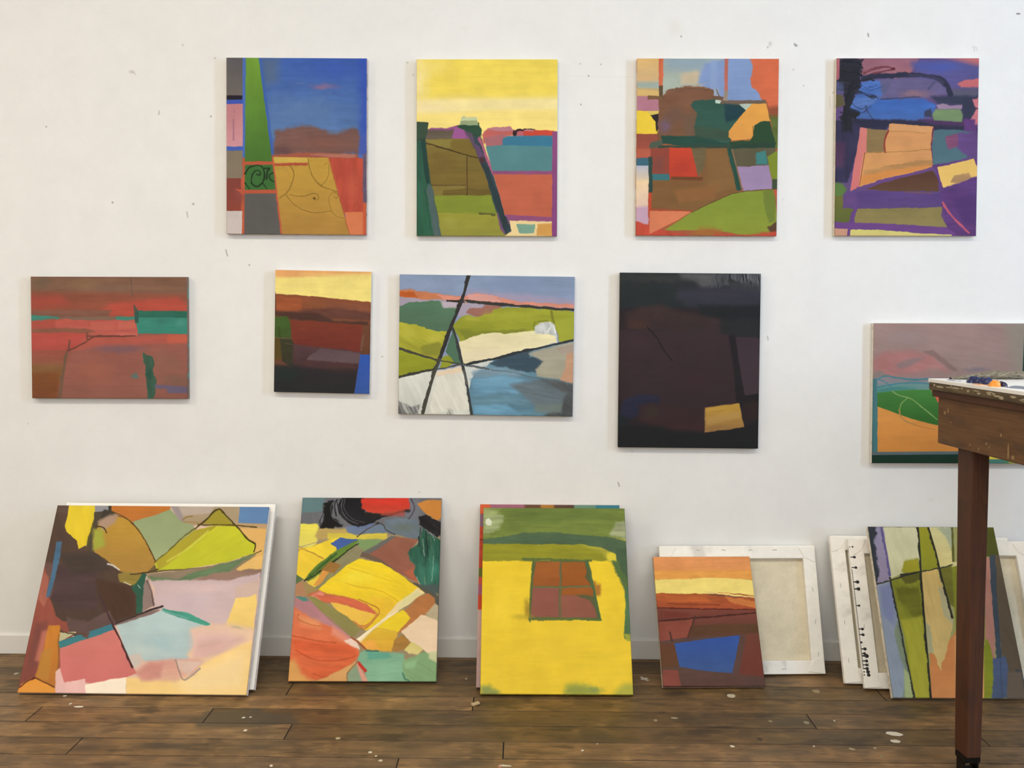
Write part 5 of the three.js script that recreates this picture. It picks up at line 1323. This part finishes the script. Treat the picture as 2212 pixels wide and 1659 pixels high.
hang(paintedCanvas('crossed_black_lines', 20, 16, 'landscape painting crossed by black lines, lime hills and cream ground', WALL_GROUP, ['#b9b6b0', '#8e9096']), -0.107, 0.9235, 16, -0.56);
hang(paintedCanvas('near_black_with_ochre_patch', 16, 20, 'almost black painting with one small ochre patch', WALL_GROUP, ['#27272a', '#3a3836']), 0.4825, 0.8824, 20, -0.22);
hang(paintedCanvas('mauve_sky_over_green_and_orange', 20, 16, 'mauve sky painting with green and orange field behind the table', WALL_GROUP, ['#e6e0d4', '#dad2c2']), 1.2681, 0.7917, 16, 0.22);
lean(paintedCanvas('brown_mass_over_pastel_planes', 24, 20, 'wide painting of dark brown mass over pastel planes, leaning outermost of its stack', LEAN_GROUP, ['#ecebea', '#dddcde']), -1.0289, 0.3021, -0.22, 27.09);
lean(paintedCanvas('tilted_yellow_planes', 16, 20, 'leaning painting of tilted yellow planes with black and red strokes', LEAN_GROUP, ['#a8a49c', '#8a8a88']), -0.4362, 0.1983, 1.08, 22.9);
lean(paintedCanvas('pink_and_red_strips', 16, 20, 'canvas with pink and red margin behind the yellow window painting', LEAN_GROUP, ['#c8a8a0', '#b8786a']), 0.081, 0.2367, 0.1, 27.55);
lean(paintedCanvas('yellow_ground_with_window_grid', 16, 20, 'bright yellow leaning painting with a brown window grid', LEAN_GROUP, ['#d8c24a', '#a8a050']), 0.094, 0.2797, 0.6, 28.03);
lean(paintedCanvas('sunset_bands_with_blue_shape', 11, 14, 'small leaning painting of sunset bands and a blue trapezoid', LEAN_GROUP, ['#ddd2bc', '#c8b8a0']), 0.5228, 0.2176, 2.6, 28.6);
lean(paintedCanvas('slanting_green_and_grey_stripes', 14, 18, 'leaning painting of slanting lime, grey and orange stripes behind the table leg', LEAN_GROUP, ['#e2dac8', '#c9c2ae']), 1.1594, 0.2784, 0.4, 26.28);
// an empty primed canvas stands behind the wide pastel painting
{
  const w = 24 * IN, h = 20 * IN, g = thing('blank_canvas', 'blank white canvas standing behind the wide pastel painting', 'canvas', LEAN_GROUP);
  const white = new THREE.MeshStandardMaterial({ map: edgeTex('#f3f1ec', '#e4e2df', 0.4), roughness: 0.8 });
  mesh('canvas_face', faceGeometry(w, h, DEPTH), std('#f1efe9', 0.85), g);
  mesh('canvas_edge', edgeGeometry(w, h, DEPTH), white, g);
  stretcher(g, w, h, DEPTH);
  const fold = new THREE.Shape(); fold.moveTo(0, 0); fold.lineTo(0.03, 0.003); fold.lineTo(0.028, 0.013); fold.closePath();
  for (const s of [-1, 1]) { const f = mesh('folded_corner', new THREE.ExtrudeGeometry(fold, { depth: 0.001, bevelEnabled: false }).rotateX(-Math.PI / 2), white, g); f.position.set(s * w / 2 - (s > 0 ? 0.03 : 0), h + 0.0004, 0.015); }
  lean(g, -1.019, 0.2655, -0.2, 26.9);
}


// ---------------------------------------------------------------- canvases with their backs to the room
const primedTex = (() => {
  const W = 512, H = 256, p = new Float32Array(W * H * 3);
  for (let y = 0; y < H; y++) for (let x = 0; x < W; x++) {
    const a = smooth(0.66, 0.9, noise(x / 1100, y / 700)) * 0.1, b = (noise(x / 300, y / 180) - 0.5) * 0.04, m = 1 - a + b, i = (y * W + x) * 3;
    p[i] = 242 * m; p[i + 1] = 239 * m; p[i + 2] = 231 * m;
  }
  const t = colourTexture(W, H, p); t.wrapS = t.wrapT = THREE.RepeatWrapping; return t;
})();
const linenTex = (() => {
  const W = 512, H = 512, p = new Float32Array(W * H * 3);
  for (let y = 0; y < H; y++) for (let x = 0; x < W; x++) {
    const m = 1 + (noise(x / 400, y / 400) - 0.5) * 0.07 + (noise(x / 512 * 9, y / 60) - 0.5) * 0.03 + (noise(x / 60, y / 512 * 9) - 0.5) * 0.03, i = (y * W + x) * 3;
    p[i] = 224 * m; p[i + 1] = 213 * m; p[i + 2] = 186 * m;
  }
  return colourTexture(W, H, p);
})();
const primedMat = new THREE.MeshStandardMaterial({ map: primedTex, roughness: 0.85, bumpMap: rollerBump, bumpScale: 0.00015 });
const linenMat = new THREE.MeshStandardMaterial({ map: linenTex, roughness: 0.95, bumpMap: weaveBump, bumpScale: 0.0003 });
const stapleMat = std('#a7a59d', 0.35, { metalness: 0.8 }), inkMat = std('#15130f', 0.5);
const stapleGeo = mergeGeometries([box(-0.006, 0.006, -0.0006, 0.0006, 0, 0.0009)]);
function reversedCanvas(win, hin, bar, label, depth = DEPTH) {      // local +z is the back of the canvas, towards the room
  const w = win * IN, h = hin * IN, x = w / 2, g = thing('reversed_canvas', label, 'canvas', LEAN_GROUP);
  const strip = (a, b, c, e, vertical, k) => {
    const geo = new RoundedBoxGeometry(b - a, e - c, depth, 2, 0.003).translate((a + b) / 2, (c + e) / 2, depth / 2);
    return mesh('stretcher_bar', planarUV(geo, (px, py) => vertical ? [py * 2.2 + k * 0.37, px * 2.2 + k * 0.21] : [px * 2.2 + k * 0.37, py * 2.2 + k * 0.21]), primedMat, g);
  };
  strip(-x, x, h - bar, h, false, 1); strip(-x, x, 0, bar, false, 2); strip(-x, -x + bar, bar * 0.5, h - bar * 0.5, true, 3).position.z = 0.0008; strip(x - bar, x, bar * 0.5, h - bar * 0.5, true, 4).position.z = 0.0008;
  mesh('linen_back', box(-x + bar * 0.6, x - bar * 0.6, bar * 0.6, h - bar * 0.6, 0.001, 0.0024), linenMat, g);
  // cloth folded over each corner
  for (const [sx, sy] of [[-1, 1], [1, 1], [1, -1], [-1, -1]]) {
    const s = new THREE.Shape(); s.moveTo(0, 0); s.lineTo(0.046, 0.004); s.lineTo(0.034, 0.03); s.lineTo(0.004, 0.046); s.closePath();
    const f = mesh('folded_corner', new THREE.ExtrudeGeometry(s, { depth: 0.0012, bevelEnabled: true, bevelThickness: 0.0006, bevelSize: 0.0006, bevelSegments: 1 }), primedMat, g);
    f.position.set(sx * (x - 0.0015), sy > 0 ? h - 0.0015 : 0.0015, depth + 0.0006); f.rotation.z = Math.atan2(-sy, -sx) - Math.PI / 4 + (rnd() - 0.5) * 0.12;
  }
  const place = (px, py, turn) => { const s = mesh('staple', stapleGeo, stapleMat, g); s.position.set(px, py, depth + 0.0004); s.rotation.z = turn; };
  for (let i = 0; i < Math.round(win / 3); i++) { const px = -x + w * (i + 0.5) / Math.round(win / 3) + (rnd() - 0.5) * 0.01; place(px, h - bar * 0.33, (rnd() - 0.5) * 0.3); place(px, bar * 0.4, (rnd() - 0.5) * 0.3); }
  for (let i = 0; i < Math.round(hin / 4); i++) { const py = h * (i + 0.6) / Math.round(hin / 4); place(-x + bar * 0.4, py, 1.4 + rnd() * 0.3); place(x - bar * 0.45, py, 1.4 + rnd() * 0.3); }
  return g;
}
lean(reversedCanvas(18, 14, 0.037, 'white primed canvas turned backwards behind the small sunset painting'), 0.6285, 0.1180, 2.6, 17.5);
lean(reversedCanvas(20, 16, 0.042, 'backwards canvas touching the wall behind the one with black drips'), 1.1413, 0.1884, -1.27, 24.43);
{
  const g = reversedCanvas(20, 16, 0.042, 'backwards canvas with a row of black paint drips along its bar');
  lean(g, 1.1838, 0.2257, -2.0, 25.39);
  // ink runs in from the long side and ends in beads: [height, reach, bead radius]
  const x = -10 * IN;
  const drips = [[0.3825, 0.0089, 0.0034], [0.3535, 0.0109, 0.0036], [0.324, 0.0117, 0.0036], [0.2838, 0.0116, 0.0046], [0.2645, 0.0118, 0.0046], [0.2187, 0.0085, 0.003], [0.1556, 0.0103, 0.0036], [0.1404, 0.0102, 0.0038], [0.12, 0.0036, 0.0026], [0.1027, 0.0109, 0.004], [0.0905, 0.0083, 0.0036], [0.0844, 0.0132, 0.0052], [0.0712, 0.0115, 0.0038], [0.061, 0.011, 0.0036], [0.0514, 0.0108, 0.004], [0.0427, 0.0115, 0.005], [0.0346, 0.0126, 0.005]];
  drips.forEach(([y, reach, r]) => {
    const stem = new THREE.BoxGeometry(reach, r * 0.7, 0.0012).translate(reach / 2, 0, 0), bead = new THREE.SphereGeometry(r, 10, 8).scale(1.15, 1, 0.45).translate(reach, 0, 0.0004);
    const m = mesh('ink_drip', mergeGeometries([stem, bead]), inkMat, g); m.position.set(x + 0.001, y, DEPTH + 0.001); m.userData.label = 'black paint drip';
  });
  const run = mesh('ink_run', new THREE.BoxGeometry(0.0012, 0.27, 0.0015).translate(0, 0.135, 0), inkMat, g); run.position.set(x + 0.0016, 0.05, DEPTH + 0.0004); run.userData.label = 'thin black run of paint along the bar edge';
}


// ---------------------------------------------------------------- the work table
const woodTex = (a, b, k) => {
  const W = 512, H = 512, ca = rgb(a), cb = rgb(b), p = new Float32Array(W * H * 3);
  for (let y = 0; y < H; y++) for (let x = 0; x < W; x++) {
    const g = noise(x / 900 + k, y / 60 + k * 3), f = noise(x / 300 + k, y / 18), s = smooth(0.5, 0.95, noise(x / 900 + k * 2, y / 700)), t = clamp(g * 0.8 + f * 0.4 - 0.1), m = 1 - s * 0.22, i = (y * W + x) * 3;
    for (let c = 0; c < 3; c++) p[i + c] = (ca[c] + (cb[c] - ca[c]) * t) * m;
  }
  const t = colourTexture(W, H, p); t.wrapS = t.wrapT = THREE.RepeatWrapping; return t;
};
const apronMat = new THREE.MeshStandardMaterial({ map: woodTex('#573718', '#74502a', 0.13), roughness: 0.6 });
const legMat = new THREE.MeshStandardMaterial({ map: woodTex('#3c1e0b', '#5a3012', 0.47), roughness: 0.62 });
const topMat = new THREE.MeshStandardMaterial({ map: woodTex('#40321f', '#77664a', 0.71), roughness: 0.75 });
const TOP = 0.872;
{
  const g = thing('work_table', 'paint spattered brown wooden work table on casters', 'table');
  g.position.set(0.9, 0, 0.68); g.rotation.y = 5.5 * Math.PI / 180;   // local x runs away from the paintings' side edge, local z towards the room
  const LX = 1.25, LZ = 0.78;
  const woodUV = (geo, vertical) => planarUV(geo, (x, y, z) => vertical ? [y * 1.6, (x + z) * 3] : [(x + z) * 1.6, y * 3 + x * 0.4]);
  mesh('tabletop', woodUV(new RoundedBoxGeometry(LX, 0.017, LZ, 2, 0.004).translate(LX / 2, TOP - 0.0085, LZ / 2)), topMat, g);
  mesh('moulding', woodUV(mergeGeometries([box(0.006, LX - 0.006, TOP - 0.031, TOP - 0.0172, 0.006, LZ - 0.006)])), legMat, g);
  const a0 = TOP - 0.134, a1 = TOP - 0.031, i = 0.015;
  for (const [x0, x1, z0, z1] of [[i, i + 0.02, i, LZ - i], [LX - i - 0.02, LX - i, i, LZ - i], [i + 0.02, LX - i - 0.02, i, i + 0.02], [i + 0.02, LX - i - 0.02, LZ - i - 0.02, LZ - i]])
    mesh('apron', woodUV(new RoundedBoxGeometry(x1 - x0, a1 - a0, z1 - z0, 2, 0.003).translate((x0 + x1) / 2, (a0 + a1) / 2, (z0 + z1) / 2)), apronMat, g);
  const iron = std('#1d1b1a', 0.45, { metalness: 0.7 }), rubber = std('#232120', 0.6);
  for (const [x, z] of [[0.036, 0.06], [LX - 0.036 - 0.039, 0.06], [0.036, LZ - 0.12], [LX - 0.036 - 0.039, LZ - 0.12]]) {
    const w = 0.039, d = 0.06, top = a0 + 0.09, foot = 0.076, geo = new RoundedBoxGeometry(w, top - foot, d, 3, 0.003).translate(x + w / 2, (top + foot) / 2, z + d / 2), p = geo.attributes.position;
    for (let k = 0; k < p.count; k++) { const t = smooth(foot + 0.03, foot, p.getY(k)) * 0.18; p.setX(k, x + w / 2 + (p.getX(k) - x - w / 2) * (1 - t)); p.setZ(k, z + d / 2 + (p.getZ(k) - z - d / 2) * (1 - t)); }
    geo.computeVertexNormals();
    mesh('leg', woodUV(geo, true), legMat, g);
    const c = mesh('caster', mergeGeometries([box(-0.017, 0.017, 0.064, 0.0765, -0.02, 0.02), box(-0.017, -0.013, 0.02, 0.066, -0.014, 0.014), box(0.013, 0.017, 0.02, 0.066, -0.014, 0.014)]), iron, g); c.position.set(x + w / 2, 0, z + d / 2);
    mesh('wheel', new THREE.CylinderGeometry(0.024, 0.024, 0.02, 24).rotateZ(Math.PI / 2).translate(0, 0.0245, 0), rubber, c);
  }
  const crust = std('#a3967c', 0.7);
  for (let k = 0; k < 16; k++) {
    const m = mesh('paint_crust', new THREE.ExtrudeGeometry(blobShape(0.006 + rnd() * rnd() * 0.045, 0.002 + rnd() * 0.006, k + 70), { depth: 0.0007, bevelEnabled: false }).rotateY(-Math.PI / 2), crust, g);
    m.position.set(-0.0001, TOP - 0.003 - rnd() * 0.008, 0.012 + k * 0.022 + rnd() * 0.04);
  }
  // old paint drips on the apron: [along the side, height, width, height of the drip]
  const dripMat = std('#8f744c', 0.6), spots = [[0.043, 0.814, 0.005, 0.012], [0.03, 0.808, 0.011, 0.008], [0.24, 0.786, 0.006, 0.008], [0.265, 0.757, 0.006, 0.03], [0.19, 0.762, 0.005, 0.005], [0.163, 0.747, 0.004, 0.008], [0.28, 0.748, 0.01, 0.008], [0.055, 0.79, 0.006, 0.004], [0.2, 0.757, 0.005, 0.004], [0.13, 0.752, 0.004, 0.005]];
  spots.forEach(([z, y, w, h], k) => {
    const m = mesh('paint_drip', new THREE.ExtrudeGeometry(blobShape(w, h, k + 40), { depth: 0.0006, bevelEnabled: false }).rotateY(-Math.PI / 2), dripMat, g);
    m.position.set(i, y, z + 0.015); m.userData.label = 'dried pale paint drip';
  });
}
{
  // a white palette sheet lies along the edge of the table, with fresh paint on it
  const g = thing('paint_palette', 'white palette sheet with navy and orange paint on the table edge', 'palette');
  g.position.set(0.9, TOP, 0.68); g.rotation.y = 5.5 * Math.PI / 180;
  const s = new THREE.Shape(); s.moveTo(0.001, 0); s.lineTo(0.001, -0.5); s.lineTo(0.3, -0.5); s.lineTo(0.3, 0); s.closePath();
  mesh('palette_sheet', new THREE.ExtrudeGeometry(s, { depth: 0.006, bevelEnabled: true, bevelThickness: 0.001, bevelSize: 0.001, bevelSegments: 2 }).rotateX(-Math.PI / 2).translate(0, 0.001, 0), std('#f0eeea', 0.35), g);
  const dab = (name, label, col, x, z, r, h, n, stretch) => {
    const parts = [];
    for (let k = 0; k < n; k++) {
      const geo = new THREE.SphereGeometry(1, 16, 12), p = geo.attributes.position, q = noise(k * 0.31 + x, z * 3), rr = r * (0.55 + 0.6 * q);
      for (let j = 0; j < p.count; j++) { const f = 0.75 + 0.5 * noise(p.getX(j) * 0.13 + k * 0.2 + x, p.getZ(j) * 0.13 + p.getY(j) * 0.1); p.setXYZ(j, p.getX(j) * rr * f, Math.max(-0.001, p.getY(j) * h * (0.6 + q) * f), p.getZ(j) * rr * f * 1.2); }
      geo.translate((noise(k * 0.17, x + 0.3) - 0.5) * r * stretch, 0, (k / Math.max(1, n - 1) - 0.5) * r * stretch * 2); geo.computeVertexNormals(); parts.push(geo);
    }
    const m = mesh(name, mergeGeometries(parts), std(col, 0.3), g); m.position.set(x, 0.0078, z); m.userData.label = label;
  };
  dab('paint_dab', 'thick navy blue paint', '#1a2450', 0.03, 0.145, 0.011, 0.011, 5, 2.2);
  dab('paint_dab', 'dark violet paint lump', '#1c1734', 0.035, 0.215, 0.01, 0.009, 3, 1.2);
  dab('paint_dab', 'bright orange paint lump', '#e8963a', 0.014, 0.226, 0.009, 0.0095, 2, 0.6);
  dab('paint_smear', 'thin orange paint smear', '#d99a62', 0.011, 0.19, 0.008, 0.0016, 5, 3.0);
  dab('paint_smear', 'thin blue grey paint smear', '#4a5670', 0.05, 0.3, 0.022, 0.0014, 5, 3.0);
  dab('paint_smear', 'faint blue paint trace', '#6a6a98', 0.018, 0.07, 0.006, 0.001, 4, 3.0);
}
{
  // a rolled, paint-stained rag lies across the far end of the table top
  const W = 512, H = 256, p = new Float32Array(W * H * 3);
  for (let y = 0; y < H; y++) for (let x = 0; x < W; x++) {
    const a = smooth(0.45, 0.62, noise(x / 160, y / 120)), b = smooth(0.58, 0.7, noise(x / 90 + 0.4, y / 70 + 0.2)), i = (y * W + x) * 3;
    const c = [118 + 26 * a - 34 * b, 111 + 24 * a - 34 * b, 95 + 22 * a - 30 * b]; p[i] = c[0]; p[i + 1] = c[1]; p[i + 2] = c[2];
  }
  const t = colourTexture(W, H, p); t.wrapS = t.wrapT = THREE.RepeatWrapping;
  const path = new THREE.CatmullRomCurve3([[0.035, 0.006, 0.03], [0.1, 0.0085, 0.022], [0.18, 0.009, 0.03], [0.27, 0.009, 0.024], [0.36, 0.008, 0.034], [0.46, 0.009, 0.03]].map((v) => new THREE.Vector3(...v)));
  const geo = new THREE.TubeGeometry(path, 60, 0.0085, 14, false), q = geo.attributes.position, flat = new THREE.Vector3();
  for (let k = 0; k < q.count; k++) { const r = Math.floor(k / 15) / 60; path.getPointAt(r, flat); const f = clamp(0.25 + r * 3.2, 0.25, 1); q.setXYZ(k, flat.x + (q.getX(k) - flat.x) * f, flat.y * f + (q.getY(k) - flat.y) * f, flat.z + (q.getZ(k) - flat.z) * (0.8 + f * 0.6)); }
  for (let k = 0; k < q.count; k++) { const f = (noise(q.getX(k) * 3, q.getY(k) * 20 + q.getZ(k) * 14) - 0.5) * 0.005; q.setXYZ(k, q.getX(k), Math.max(0.0002, q.getY(k) + f), q.getZ(k) * 1.0 + f * 2); }
  geo.computeVertexNormals();
  const rag = mesh(numbered('paint_rag'), geo, new THREE.MeshStandardMaterial({ map: t, roughness: 0.95 }), scene);
  rag.position.set(0.9, TOP + 0.0082, 0.68); rag.rotation.y = 5.5 * Math.PI / 180; rag.userData = { label: 'rolled grey paint stained rag on the far end of the table', category: 'rag' };
}
// ---------------------------------------------------------------- scraps on the floor
{
  const geo = new RoundedBoxGeometry(0.022, 0.006, 0.012, 2, 0.002), chip = mesh('wood_chip', geo, std('#b59d76', 0.7), scene);
  chip.position.set(-0.1188, 0.004, 0.3484); chip.rotation.set(0, 0.5, 0.12); chip.userData = { label: 'small pale wood chip beside the corner of the yellow painting', category: 'wood chip' };
}


renderer.render(scene, camera);
